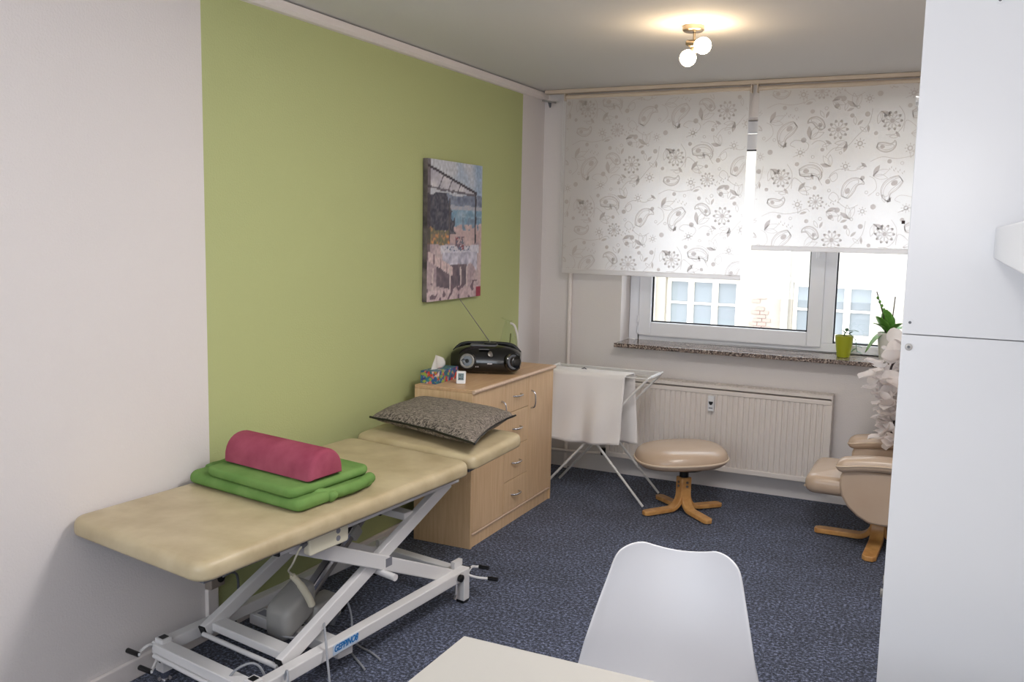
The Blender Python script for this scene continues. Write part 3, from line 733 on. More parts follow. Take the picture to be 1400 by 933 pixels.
# ------------------------------------------------------------------ cabinet
cx0, cx1, cy0, cy1, chh = .095, .425, -1.752, -.742, .808
r = root('cabinet', (.26, -1.25, 0), 'beech cabinet with four drawers between two doors beside the therapy table', 'cabinet')
MB().box(cx0, cx1, cy0, cy0 + .018, 0, chh - .018).obj('side_panel', M['beech'], r, bevel=.0015)
MB().box(cx0, cx1 + .0, cy1 - .018, cy1, 0, chh - .018).obj('side_panel', M['beech'], r, bevel=.0015)
MB().box(cx0, cx1 + .004, cy0, cy1, chh - .0175, chh).obj('top_board', grain('beech_top', lin(200, 160, 122), lin(214, 178, 140), (26, 1.6, 26)), r, bevel=.002)
MB().tube([(cx1 + .008, cy0 + .0, chh - .009), (cx1 + .008, cy1 - .0, chh - .009)], .010, 10).obj('front_edge', M['beech_edge'], r, smooth=40, label='pale rounded front edge')
MB().box(cx0, cx0 + .006, cy0 + .018, cy1 - .018, .02, chh - .02).obj('back_panel', M['beech'], r)
MB().box(cx1 - .024, cx1 - .008, cy0 + .018, cy1 - .018, 0, .066).obj('plinth', M['beech'], r)
MB().tube([(cx1 - .004, cy0 + .018, .069), (cx1 - .004, cy1 - .018, .069)], .006, 8).obj('bottom_edge', M['beech_edge'], r, smooth=40)
b = MB(); b.box(cx0 + .006, cx1 - .02, cy0 + .018, cy1 - .018, .066, .08); b.obj('bottom_board', M['beech'], r)
xf0, xf1 = cx1 - .018, cx1
def handle(par, p, q, out):
    p = Vector(p); q = Vector(q); P = [p + Vector((0, 0, 0)), p + (q - p) * .12 + Vector((out * .8, 0, 0)), p + (q - p) * .5 + Vector((out, 0, 0)), p + (q - p) * .88 + Vector((out * .8, 0, 0)), q]
    MB().tube(catmull(P, 5), .0048, 8).obj('handle', M['chrome'], par, smooth=60, label='chrome bow handle')
dl = MB().box(xf0, xf1, cy0 + .0195, -1.384, .078, chh - .021).obj('door', M['beech'], r, bevel=.0015)
handle(dl, (xf1, -1.425, .60), (xf1, -1.425, .70), .028)
dr = MB().box(xf0, xf1, -1.086, cy1 - .0195, .078, chh - .021).obj('door', M['beech'], r, bevel=.0015)
handle(dr, (xf1, -1.052, .602), (xf1, -1.052, .702), .028)
zz = [.078, .248, .430, .622, chh - .019]
for i in range(4):
    dw = MB().box(xf0, xf1, -1.381, -1.089, zz[i] + (.0015 if i else 0), zz[i + 1] - .0015).obj('drawer', M['beech'], r, bevel=.0015)
    zc = (zz[i] + zz[i + 1]) / 2 + .0
    handle(dw, (xf1, -1.285, zc), (xf1, -1.195, zc), .026)

# boombox
u_ = Vector((.93, .3676, 0)); n_b = Vector((.3676, -.93, 0)); bc = Vector((.218, -1.205, .809))
r = root('radio', tuple(bc), 'black portable radio with round silver speaker on the beech cabinet', 'radio')
def BX(x, y, z): return bc + u_ * x + n_b * y + Vector((0, 0, z))
b = MB(); R = []
for k in range(23):
    x = -.19 + .38 * k / 22; q = abs(x) / .19; e_ = (1 - q ** 4.5) ** .5 if q < 1 else 0; e_ = max(e_, .25)
    hgt = .140 + .014 * (1 - q * q); dep = .092
    ring = []
    for j in range(20):
        t = 2 * pi * j / 20; c_, s_ = cos(t), sin(t)
        y = dep * (abs(c_) ** .55) * (1 if c_ > 0 else -1) * (.62 + .38 * e_)
        z = hgt / 2 + hgt / 2 * (abs(s_) ** .5) * (1 if s_ > 0 else -1) * (.45 + .55 * e_)
        y -= max(0, z - hgt * .55) * .55
        ring.append(BX(x, y, max(z, .001)))
    R.append(ring)
b.rings(R); b.obj('body', M['gloss_black'], r, smooth=50)
fn = (n_b + Vector((0, 0, .18))).normalized()
for x, m_ in ((-.095, 'speaker'), (.152, 'greydark')):
    fn = (n_b + Vector((0, 0, .18)) + (u_ * .9 if x > 0 else u_ * -.12)).normalized()
    c = BX(x, .083 if x < 0 else .070, .070)
    MB().lathe([(.050, -.02), (.050, .008), (.044, .012), (.040, .008)], c, 28, fn).obj('speaker_ring', M['gloss_black'], r, smooth=40)
    MB().lathe([(.040, -.01), (.040, .009), (.036, .011), (.022, .006), (.012, .005), (.010, .008), (.001, .010)], c, 28, fn).obj('speaker_cone', M[m_], r, smooth=40, label='round silver speaker cone' if x < 0 else None)
    MB().lathe([(.012, .005), (.009, .012), (.001, .014)], c, 16, fn).obj('dust_cap', M['black'], r, smooth=40)
MB().lathe([(.017, 0), (.017, .006), (.014, .008)], BX(.028, .076, .108), 24, (fn + Vector((0, 0, .5))).normalized()).obj('dial', M['steel'], r, smooth=40, label='round silver tuning dial')
MB().bar(BX(-.035, .068, .134), BX(.02, .068, .134), .014, .004, (0, 0, 1)).obj('button_strip', M['greydark'], r, bevel=.002)
MB().bar(BX(.015, .092, .060), BX(.042, .092, .060), .004, .006).obj('badge', M['chrome'], r)
for x in (-.047, -.036): MB().lathe([(.004, 0), (.004, .006)], BX(x, .088, .042), 10, n_b).obj('jack', M['chrome'], r, smooth=40)
MB().slab(lambda x, y, z: BX(x, y, z), -.09, .06, -.06, .03, .142, .012, .02, .004).obj('disc_lid', M['greydark'], r, smooth=40)
MB().tube(catmull([BX(-.185, -.03, .11), BX(-.14, -.035, .150), BX(-.05, -.04, .158), BX(.06, -.04, .158), BX(.14, -.035, .150), BX(.185, -.03, .11)], 5), .009, 8).obj('carry_handle', M['black'], r, smooth=60)
MB().slab(lambda x, y, z: BX(x, y, z), -.015, .055, -.02, .02, .155, .010, .015, .004).obj('antenna_mount', M['black'], r, smooth=40)
MB().bar(BX(.085, .046, .136), BX(.100, .068, .095), .003, .003).obj('trim_line', M['chrome'], r)
MB().tube([BX(.018, -.01, .165), Vector((.09, -1.29, 1.214))], [.0028, .0018], 6).obj('antenna', M['steel'], r, smooth=60, label='thin telescopic antenna')

# ---- tissue box with vertex-coloured print
r = root('tissue_box', (.14, -1.58, chh), 'colourful blue and red tissue box at the near cabinet end', 'tissue box')
b = MB(); tx0, tx1, ty0, ty1, tzz0, tzz1 = .098, .188, -1.70, -1.47, chh + .001, chh + .064
b.grid(lambda u, v: (tx0 + (tx1 - tx0) * u, ty0, tzz0 + (tzz1 - tzz0) * v), 24, 16)
b.grid(lambda u, v: (tx1, ty0 + (ty1 - ty0) * u, tzz0 + (tzz1 - tzz0) * v), 50, 16)
b.grid(lambda u, v: (tx0 + (tx1 - tx0) * u, ty1, tzz0 + (tzz1 - tzz0) * v), 6, 6)
b.grid(lambda u, v: (tx0, ty0 + (ty1 - ty0) * u, tzz0 + (tzz1 - tzz0) * v), 6, 6)
b.grid(lambda u, v: (tx0 + (tx1 - tx0) * u, ty0 + (ty1 - ty0) * v, tzz1), 24, 50)
b.grid(lambda u, v: (tx0 + (tx1 - tx0) * u, ty0 + (ty1 - ty0) * v, tzz0), 2, 2)
o = b.obj('carton', M['boxprint'], r)
ca = o.data.color_attributes.new('Col', 'FLOAT_COLOR', 'POINT'); rnd = random.Random(3)
spots = [((rnd.choice((.09, rnd.random() * .1)), rnd.choice((0, rnd.random() * .24, rnd.random() * .24)), rnd.random() * .07), rnd.uniform(.004, .012), rnd.choice([lin(200, 60, 40), lin(40, 70, 150), lin(30, 120, 140), lin(220, 200, 190), lin(150, 170, 70), lin(60, 60, 120), lin(210, 120, 110), lin(40, 90, 150)])) for _ in range(290)]
for v in o.data.vertices:
    p = v.co + Vector((.14 - tx0, -1.58 - ty0, 0)); c = lin(40, 104, 124)
    for q, rad, cc in spots:
        if (p - Vector(q)).length < rad * (1 + .5 * noise.noise(p * 90)): c = cc
    ca.data[v.index].color = c
b = MB()
def tis(u, v):
    x = .138 + (u - .5) * .012 + .012 * sin(v * 4) * (u - .3) - .004
    y = -1.60 + (u - .5) * .10 * (1 - .2 * v) + .018 * v
    return (x + .010 * sin(6 * u + 2 * v), y, tzz1 - .004 + .078 * v * (1 - .18 * (u - .2) ** 2 * 2) - .010 * u * v)
b.grid(tis, 10, 10); b.obj('tissue', M['tissue'], r, smooth=180, solid=.0012, label='white tissue sticking out')
# small digital thermometer
r = root('thermometer', (.285, -1.615, chh), 'small white digital thermometer leaning in front of the black radio', 'thermometer')
dx = Vector((.86, .36, 0)).normalized(); dn = Vector((.36, -.86, 0)).normalized()
def TM(x, y, z): return Vector((.285, -1.615, chh + .001)) + dx * x + dn * (y - .3 * z) + Vector((0, 0, z))
MB().slab(lambda x, y, z: TM(x, z, y), -.024, .024, 0, .062, -.006, .012, .005, .003).obj('case', M['white'], r, smooth=40)
sc = MB().box(-.015, .015, .0062, .0072, .018, .052, TM).obj('screen', M['lcd'], r)
for x, z, w_, h_ in ((-.010, .036, .003, .012), (-.004, .036, .003, .012), (.003, .036, .006, .003), (.003, .044, .006, .003), (.003, .022, .006, .009), (-.010, .022, .009, .008)):
    MB().box(x, x + w_, .0072, .0076, z, z + h_, TM).obj('digit', M['lcdd'], sc)
MB().bar(TM(0, -.010, .045), TM(0, -.045, .004) , .02, .003).obj('stand', M['white'], r)
# carafe
r = root('glass_carafe', (.215, -.93, chh), 'clear glass carafe with curved spout behind the black radio', 'carafe')
b = MB(); R = []
for k, (rad, h) in enumerate([(.002, .002), (.045, .002), (.062, .02), (.066, .05), (.060, .09), (.048, .14), (.036, .19), (.027, .225), (.022, .245), (.021, .262)]):
    R.append([Vector((.215 + rad * cos(t) , -.93 + rad * sin(t), chh + h)) for t in [2 * pi * j / 28 for j in range(28)]])
b.rings(R, cap=False)
b.obj('body', M['carafe'], r, smooth=180)
b = MB()
b.tube([Vector((.215 + (.022 + .018 * max(0, cos(t - 3.6)) ** 3) * cos(t), -.93 + (.022 + .018 * max(0, cos(t - 3.6)) ** 3) * sin(t), chh + .263 + .016 * max(0, cos(t - 3.6)) ** 2)) for t in [2 * pi * j / 32 for j in range(33)]], .0018, 6)
b.obj('rim', M['carafe'], r, smooth=60)
MB().tube(catmull([(.232, -.935, chh + .250), (.262, -.945, chh + .238), (.285, -.95, chh + .18), (.290, -.952, chh + .12), (.279, -.947, chh + .07)], 6), .0065, 8).obj('handle', M['tissue'], r, smooth=60, label='white bow handle')
for k, (dx_, dy_, dz_) in enumerate(((0, 0, .12), (.03, .012, .118), (-.028, .01, .116), (.012, -.022, .11), (.008, .0, .138))):
    MB().sph((.215 + dx_, -.93 + dy_, chh + dz_ - .09), .014, 10, 8, (1.1, 1, .8)).obj('pebble', M['stone'], r, smooth=180)
MB().tube(catmull([(.222, -.935, chh + .03), (.226, -.93, chh + .12), (.232, -.93, chh + .19)], 6), [.006] * 6 + [.004] * 7, 6).obj('stem', M['stone'], r, smooth=60)

# ------------------------------------------------------------------ painting
r = root('canvas_picture', (.02, -1.23, 1.58), 'tall narrow canvas print of a seaside terrace on the green wall', 'picture')
py0, py1, pz0, pz1 = -1.535, -.930, 1.206, 1.950
MB().box(.002, .030, py0, py1, pz0, pz1).obj('stretcher', M['canvas'], r, bevel=.002)
def nz(u, v, f, s_=0): return noise.noise(Vector((u * f, v * f * 1.23, s_)))
def lerp(a, b_, t): t = max(0, min(1, t)); return tuple(a[i] + (b_[i] - a[i]) * t for i in range(3))
def pic(u, v):
    n1, n2, n3 = nz(u, v, 6, 1), nz(u, v, 15, 2), nz(u, v, 36, 3)
    c = lerp((196, 198, 206), (150, 170, 196), (u - .45) * 1.2 + n1 * .8)                         # sky
    if v < .765 + .02 * n1: c = lerp((104, 112, 134), (142, 150, 168), .5 + n2)                   # far hills
    if v < .685 + .01 * n2 and u > .4: c = lerp((196, 190, 196), (150, 156, 172), .5 + n3 * 1.4)  # white houses on the shore
    if v < .655 + .008 * n2: c = lerp((112, 146, 172), (160, 180, 196), .5 + n2)                  # sea
    if v < .535 + .06 * (u - .5) + .02 * n1: c = lerp((206, 182, 180), (186, 160, 160), .5 + n1 + n3 * .5)   # beach
    if v < .60 and u > .62 and v > .50 and n2 > .02: c = (120, 140, 160)
    cl = .80 - 1.0 * max(0, u - .30) + .05 * n1
    if u < .52 and .48 + .05 * n1 < v < min(cl, .79) - .02 and u < .44 + .1 * n2 + (.66 - v) * .4: c = lerp((60, 62, 78), (96, 92, 100), .45 + n2 + n3)
    if u < .40 and .40 < v < .52 + .04 * n2: c = lerp((96, 104, 82), (206, 142, 90) if n3 > .12 else (140, 120, 104), .5 + n2)
    top = .955 - .19 * u; bot = .86 - .10 * u + .01 * n2
    if u < .90 and bot - .06 * (1 - u) < v < top: c = lerp((214, 210, 214), (174, 170, 182), .4 + n1 + .3 * n3)     # awning
    if abs(v - top) < .010 and u < .9: c = (62, 56, 66)
    if abs(v - bot + .05 * (1 - u)) < .008 and u < .88: c = (104, 98, 108)
    for k in (.22, .40, .58):
        if abs(u - k - (v - .84) * .9) < .008 and bot - .04 < v < top: c = (96, 92, 104)
    if abs(u - .875 - .01 * n2) < .014 and .12 < v < .79: c = (58, 54, 62)
    if abs(u - .385) < .010 and .42 < v < .74: c = (92, 84, 88)
    if v < .405 + .02 * n1 and u < .95: c = lerp((196, 176, 178), (160, 140, 148), .5 + n1)
    # table with white cloth
    if .24 + .03 * n2 < u < .95 and .335 < v < .395 + .01 * n2: c = lerp((220, 216, 222), (188, 186, 202), .4 + n2)
    if .26 < u < .92 and .20 + .06 * abs(sin(u * 14)) < v < .345: c = lerp((212, 208, 220), (158, 156, 176), .45 + n2 + .25 * sin(u * 22))
    if .50 < u < .66 and .36 < v < .46 and n2 + n3 > -.1: c = lerp((168, 70, 76), (90, 100, 116), .5 + n3 * 2)
    if .30 < u < .80 and .355 < v < .385 and n3 > .15: c = (92, 106, 130)
    # shade under the table, bench, foreground
    if v < .255 and .16 < u < .72 and v > .07 + .12 * abs(u - .45) and n1 > -.42: c = lerp((92, 80, 92), (120, 104, 112), .5 + n2)
    if u < .46 and abs(v - (.33 - .28 * u)) < .035: c = lerp((208, 186, 186), (120, 96, 104), (1 if abs((u * 9) % 1) < .18 else 0))
    for k, s_ in ((.10, .1), (.40, -.05), (.72, .05), (.60, -.04)):
        if abs(u - k - s_ * (v - .2)) < .012 and .06 < v < .24: c = (206, 190, 188)
    if v < .085 + .03 * n1: c = lerp((214, 196, 198), (176, 150, 156), .5 + n1)
    if v < .13 and n2 > .28: c = (112, 92, 104)
    if u > .91 and v < .08: c = (150, 44, 66)
    if u < .05 and v > .35: c = lerp(c, (70, 58, 62), .6)
    k = 1 + .16 * n3
    return tuple(max(0, min(255, q * k)) for q in c)
b = MB(); NU, NV = 90, 112
b.grid(lambda u, v: (.0305, py0 + (py1 - py0) * u, pz0 + (pz1 - pz0) * v), NU, NV)
o = b.obj('picture', M['paint'], r, label='loose watercolour of a terrace, awning, table and sea')
ca = o.data.color_attributes.new('Col', 'FLOAT_COLOR', 'POINT')
for v in o.data.vertices:
    p = v.co + OFF[r.name]; ca.data[v.index].color = lin(*pic((p.y - py0) / (py1 - py0), (p.z - pz0) / (pz1 - pz0)))

# ------------------------------------------------------------------ ceiling lamp
r = root('ceiling_lamp', (1.413, -1.62, CH), 'small brushed metal ceiling spotlight with two glowing globe bulbs', 'lamp')
MB().lathe([(.047, 0), (.047, -.018), (.040, -.024), (.006, -.026)], (1.413, -1.62, CH - .001), 28).obj('canopy', M['brass'], r, smooth=40)
MB().tube([(1.418, -1.62, CH - .024), (1.418, -1.62, CH - .075)], .006, 10).obj('stem', M['brass'], r, smooth=40)
MB().tube(catmull([(1.405, -1.62, CH - .068), (1.425, -1.625, CH - .082), (1.420, -1.625, CH - .105)], 4), .005, 8).obj('arm', M['brass'], r, smooth=60)
for c, d in (((1.466, -1.650, 2.395), (-.052, .012, .014)), ((1.402, -1.650, 2.347), (.026, .010, .036))):
    c = Vector(c); d = Vector(d); MB().tube([c + d * .6, c + d * 1.45], [.021, .012], 14).obj('socket', M['brass'], r, smooth=40)
    MB().sph(c, .035, 20, 14).obj('bulb', M['bulb'], r, smooth=180, label='glowing warm white globe bulb')

# ------------------------------------------------------------------ drying rack and towel
r = root('drying_rack', (.64, -.5, 0), 'white wire clothes drying rack with crossed legs beside the cabinet', 'drying rack')
rx0, rx1, rz = .305, .973, .758; RL = [(-.655, -.655), (-.37, -.315)]
for yt, yf_ in RL:
    MB().tube([(rx0 - .0, yf_, .004), (rx1, yt, rz)], .0075, 8).obj('leg', M['enamel'], r, smooth=60)
    y2 = .012 if yt < -.5 else -.012
    MB().tube([(rx1 - .002, yf_ + y2, .004), (rx0, yt + y2, rz)], .0075, 8).obj('leg', M['enamel'], r, smooth=60)
    MB().tube([(rx0, yt, rz), (rx1, yt, rz)], .0042, 8).obj('side_wire', M['enamel'], r, smooth=60)
for x in (rx0, rx1): MB().tube([(x, -.66, rz), (x, -.36, rz)], .007, 8).obj('end_bar', M['enamel'], r, smooth=60)
MB().tube([(rx1, -.60, rz), (rx1, -.42, rz)], .0105, 10).obj('sleeve', M['white'], r, smooth=60)
for k in range(1, 7):
    y = -.655 + .285 * k / 7; MB().tube([(rx0, y, rz), (rx1, y, rz)], .0022, 6).obj('wire', M['enamel'], r, smooth=60)
MB().tube([(.52, -.56, rz + .003), (.545, -.55, rz + .018), (.575, -.56, rz + .003)], .004, 6).obj('hook', M['greydark'], r, smooth=60)
def tow(u, v):
    """u along x, v along the drop: front hem -> over the wires -> back hem"""
    Lf, Lt, Lb = .395, .13, .42; s_ = v * (Lf + Lt + Lb)
    wob = .015 * sin(u * 9 + 1 + 1.6 * v) + .011 * sin(u * 19 + 2 - 3 * v)
    x = .352 + .49 * u
    if s_ < Lf:
        d = Lf - s_; k = d / Lf
        return Vector((x + .012 * k * sin(u * 5), -.668 - .018 * k - wob * k - .02 * k * (sin(3 * u + 4 * k) ** 2), rz + .002 - d - .018 * k * sin(pi * u)))
    if s_ < Lf + Lt:
        k = (s_ - Lf) / Lt
        return Vector((x + .01 * k, -.668 + .148 * k, rz + .008))
    d = s_ - Lf - Lt; k = d / Lb
    return Vector((x + .01 + .035 * k * u, -.520 + .012 * k + wob * .6 * k, rz + .002 - d))
b = MB(); b.grid(tow, 40, 60)
tag(b.obj('towel', M['towel'], smooth=180, solid=.006), 'white terry towel draped over the wires of the drying rack', 'towel')

# ------------------------------------------------------------------ ottoman and armchair
def star_leg(b, c, ang, rout, ztop, wdt, th, rin=.022):
    """bent laminated wooden leg: upright against the column, curving out along the floor"""
    P = [(rin, ztop), (rin, .11)]
    for k in range(1, 7): t = pi / 2 * k / 6; P.append((rin + .075 * (1 - cos(t)), .11 - (.11 - .022) * sin(t)))
    P += [(rout * .75, .019), (rout - .02, .017), (rout, .016)]
    dr_ = Vector((cos(ang), sin(ang), 0)); sd = Vector((-sin(ang), cos(ang), 0)); R = []
    for i, (q, z) in enumerate(P):
        a = P[max(i - 1, 0)]; e_ = P[min(i + 1, len(P) - 1)]; tx, tz = e_[0] - a[0], e_[1] - a[1]; l = sqrt(tx * tx + tz * tz); nx, nz_ = tz / l, -tx / l
        nx, nz_ = -nx, -nz_
        w2 = wdt / 2 * (.55 if i == len(P) - 1 else 1)
        base = Vector(c) + dr_ * q + Vector((0, 0, z)); nn = dr_ * nx + Vector((0, 0, nz_))
        R.append([base - sd * w2 - nn * th / 2, base + sd * w2 - nn * th / 2, base + sd * w2 + nn * th / 2, base - sd * w2 + nn * th / 2])
    b.rings(R); return b

oc = Vector((1.195, -.60, 0))
r = root('footstool', tuple(oc), 'tan leather footstool on a four-footed wooden swivel base', 'footstool')
for k in range(4):
    ang = radians(-131 + 90 * k + 0)
    lg = star_leg(MB(), oc, ang, .262, .205, .058, .024).obj('leg', M['legwood'], r, bevel=.004, smooth=35)
    if k in (0, 1):
        for z in (.155, .178):
            MB().lathe([(.0075, 0), (.0075, .004), (.004, .0045)], oc + Vector((cos(ang), sin(ang), 0)) * .034 + Vector((0, 0, z)), 12, (cos(ang), sin(ang), 0)).obj('bolt', M['steel'], lg, smooth=40)
MB().lathe([(.026, .19), (.026, .262)], oc, 18).obj('column', M['black'], r, smooth=40, label='black swivel column')
MB().lathe([(.11, .258), (.12, .27)], oc, 24).obj('seat_plate', M['black'], r, smooth=40)
sc_ = Vector((1.165, -.575, 0)); ra = radians(28)
def OT(rad, t, z):
    n = 2.6; c_, s_ = cos(t), sin(t); q = (abs(c_) ** n + abs(s_) ** n) ** (-1 / n)
    x, y = .262 * q * c_ * rad, .228 * q * s_ * rad
    return Vector((sc_.x + x * cos(ra) - y * sin(ra), sc_.y + x * sin(ra) + y * cos(ra), z + .012 * x / .25))
R = [[OT(rad, 2 * pi * k / 40, z) for k in range(40)] for rad, z in ((.02, .268), (.70, .268), (.90, .280), (.985, .298), (1, .312), (.985, .332), (.95, .352), (.87, .368), (.74, .379), (.5, .385), (.25, .388), (.02, .389))]
b = MB(); b.rings(R); b.obj('seat', M['tan'], r, smooth=180)
MB().tube([OT(1.0, 2 * pi * k / 48, .312) for k in range(49)], .006, 6).obj('piping', M['piping'], r, smooth=60)

ac = Vector((2.245, -.615, 0))
r = root('armchair', tuple(ac), 'tan leather swivel armchair on wooden star base beside the tall cabinet', 'armchair')
for k in range(4):
    ang = radians(-93 + 90 * k)
    star_leg(MB(), ac, ang, .345 if k != 3 else .32, .17, .068, .026, .024).obj('leg', M['legwood'], r, bevel=.004, smooth=35)
MB().lathe([(.028, .15), (.028, .25)], ac, 18).obj('column', M['black'], r, smooth=40)
MB().box(2.10, 2.50, -.80, -.40, .245, .272).obj('seat_plate', M['black'], r, bevel=.01)
def ST(x, y, z): return Vector((x, y, z + .05 * max(0, (2.1 - x)) * 0 + .012 * sin((x - 1.88) * 6)))
MB().slab(ST, 1.885, 2.50, -.845, -.375, .268, .102, .06, .045, .022, nc=8, ne=6).obj('seat', M['tan'], r, smooth=180, label='padded tan seat cushion')
MB().tube([ST(1.887 + .0, -.80 + .42 * k / 12, .302) for k in range(13)], .005, 6).obj('piping', M['piping'], r, smooth=60)
# backrest leaning back, seen only beside the cabinet
def BK(x, y, z):  # x thickness, y width, z height
    return Vector((2.43 + x + z * .30, y, .36 + z))
b = MB(); b.slab(lambda x, y, z: BK(z, x, y), -.85, -.37, 0, .68, 0, .13, .09, .05, .02, nc=8, ne=5)
b.obj('backrest', M['tan'], r, smooth=180)
for s_, y0_ in ((-1, -.905), (1, -.335)):
    # upholstered side panel, wide at the arm and narrow at the base
    PP = [(2.080, .440), (2.066, .400), (2.064, .355), (2.073, .305), (2.105, .250), (2.155, .205), (2.21, .176), (2.29, .172), (2.42, .20), (2.52, .30), (2.55, .44)]
    b = MB(); b.prism([(x, y0_, z) for x, z in PP], (0, .05, 0))
    b.obj('side_panel', M['tan'], r, bevel=.012, smooth=50, label='curved upholstered side')
    P = []
    def AR(t, k):
        x = 2.045 + .56 * t
        return x
    b = MB(); R = []
    for i in range(31):
        t = (i / 30) ** 2.2; x = 2.043 + .60 * t
        e_ = min(1, sqrt(max(0, 1 - (1 - min(t / .10, 1)) ** 2)) + .08); zc = .452 + .028 * sin(min(t * 4, 1.57)) - .035 * max(0, t - .5)
        hw, hh = .058 * (.5 + .5 * e_), .038 * e_
        R.append([Vector((x, y0_ + .025 + hw * (abs(cos(q)) ** .7) * (1 if cos(q) > 0 else -1), zc + hh * (abs(sin(q)) ** .8) * (1 if sin(q) > 0 else -1))) for q in [2 * pi * k / 18 for k in range(18)]])
    b.rings(R); ar = b.obj('armrest', M['tan'], r, smooth=180, label='padded leather armrest')
    for q in (0, 9): MB().tube([ring[q] for ring in R], .0042, 6).obj('piping', M['piping'], ar, smooth=60)

# ------------------------------------------------------------------ white fabric blossoms over the armchair back
rnd = random.Random(11)
r = root('blossom_garland', (2.35, -.5, .6), 'bunch of white fabric blossoms hanging over the tan armchair back', 'garland')
b = MB()
def pet(u, v):
    U = (u - .5) * 2; w_ = sin(pi * min(1, v * .92 + .08)) ** .7
    return (U * .046 * w_, v * .088, .022 * U * U * w_ + .02 * v * v - .012 * sin(v * 5))
b.grid(pet, 6, 6); pm = b.obj('petal', M['petal'], None, smooth=180); pmesh = pm.data; bpy.data.objects.remove(pm)
spine = catmull([(2.46, -.47, 1.00), (2.34, -.49, 1.0), (2.25, -.50, .93), (2.25, -.50, .80), (2.28, -.51, .66), (2.27, -.52, .57)], 8)
MB().tube(spine, .006, 6).obj('stem', M['stick'], r, smooth=60)
for i in range(150):
    p = spine[rnd.randrange(len(spine))]; k = 1 - .55 * max(0, (.95 - p.z) / .4)
    rad = .095 * k
    d = Vector((rnd.gauss(0, 1), rnd.gauss(0, 1), rnd.gauss(0, 1))).normalized()
    c = bpy.data.objects.new('petal', pmesh); COL.objects.link(c); c.parent = r
    c.location = p + d * rad * rnd.uniform(.35, 1) - OFF[r.name]
    q = (d + Vector((rnd.uniform(-.7, .7), rnd.uniform(-.7, .7), rnd.uniform(-.9, .3)))).to_track_quat('Y', 'Z')
    c.rotation_mode = 'QUATERNION'; c.rotation_quaternion = q; s_ = rnd.uniform(.65, 1.15); c.scale = (s_, s_, s_)

# ------------------------------------------------------------------ plants on the sill
SZ = .8855
r = root('small_potted_plant', (1.953, .02, SZ), 'lime green flowerpot with small trailing plant on the window sill', 'plant')
def pot(r, c, r0, r1, h, m_):
    MB().lathe([(.002, .001), (r0, .001), (r1 * .97, h * .8), (r1, h), (r1 * .9, h), (r1 * .86, h * .88), (.002, h * .87)], c, 28).obj('pot', M[m_], r, smooth=50)
    MB().lathe([(r1 * .84, h * .86), (r1 * .6, h * .92), (.002, h * .94)], c, 18).obj('soil', M['soil'], r, smooth=60)
pot(r, (1.953, .02, SZ), .036, .052, .128, 'pot_green')
def leaf(r, base, direction, L, w_, droop, m_='leaf', fold_=.25):
    base = Vector(base); d = Vector(direction).normalized(); sd = d.cross(Vector((0, 0, 1)))
    sd = sd.normalized() if sd.length > .01 else Vector((1, 0, 0)); nn = sd.cross(d)
    def F(u, v):
        U = (u - .5) * 2; ww = w_ * sin(pi * (v * .93 + .05)) ** .65
        return base + d * L * v + sd * U * ww + nn * (abs(U) * ww * fold_) - Vector((0, 0, droop * v * v))
    b = MB(); b.grid(F, 6, 8); b.obj('leaf', M[m_], r, smooth=180, solid=.0012)
for P in ([(1.953, .02, 1.005), (1.955, .0, 1.03), (1.985, -.03, 1.03), (2.02, -.05, 1.0), (2.03, -.055, .95), (2.035, -.055, .93)], [(1.95, .02, 1.005), (1.965, .0, 1.04), (2.0, -.02, 1.05)]):
    MB().tube(catmull(P, 5), .0022, 6).obj('stem', M['leaf2'], r, smooth=60)
for c, d in (((1.985, -.03, 1.03), (.5, -.3, .5)), ((2.0, -.02, 1.05), (1, -.2, .0)), ((2.02, -.05, 1.0), (.9, -.3, .3)), ((2.03, -.055, .95), (-.8, -.3, -.5)), ((2.033, -.055, .935), (.9, -.3, -.3)), ((1.958, 0, 1.03), (-.5, -.4, .6)), ((1.965, 0, 1.04), (.1, -.5, .7)), ((2.028, -.055, .965), (.9, -.2, -.1))):
    leaf(r, c, d, .034, .011, .006, 'leaf2')
r = root('orchid', (2.195, -.045, SZ), 'orchid with broad green leaves and two stakes in pale grey pot', 'plant')
pot(r, (2.195, -.045, SZ), .040, .058, .168, 'pot_grey')
for d, L, w_, dr_, m_ in (((-.12, -.3, 1), .175, .040, .02, 'leaf'), ((-.42, -.5, .9), .17, .038, .03, 'leaf'), ((-.28, -.1, 1), .19, .036, .02, 'leaf'), ((-.55, -.3, .75), .15, .034, .05, 'leaf'), ((.5, -.4, .8), .16, .036, .05, 'leaf'), ((-.9, -.35, .35), .13, .038, .15, 'leaf'), ((.9, -.3, .35), .14, .04, .12, 'leaf2'), ((.15, -.2, 1), .12, .034, .01, 'leaf2'), ((.7, .3, .6), .15, .036, .05, 'leaf'), ((-.4, .3, .7), .14, .034, .04, 'leaf')):
    leaf(r, (2.195, -.045, SZ + .155), d, L, w_, dr_, m_)
MB().tube([(2.185, -.06, SZ + .14), (2.165, -.07, SZ + .26), (2.120, -.075, SZ + .40)], .003, 6).obj('stake', M['stick'], r, smooth=60)
MB().tube([(2.205, -.05, SZ + .14), (2.218, -.055, SZ + .375)], .003, 6).obj('stake', M['stick'], r, smooth=60)
for k in range(5): MB().sph((2.128 + .012 * k, -.078, SZ + .365 - .022 * k), .008, 8, 6, (1, 1, 1.3)).obj('bud', M['leaf'], r, smooth=180)

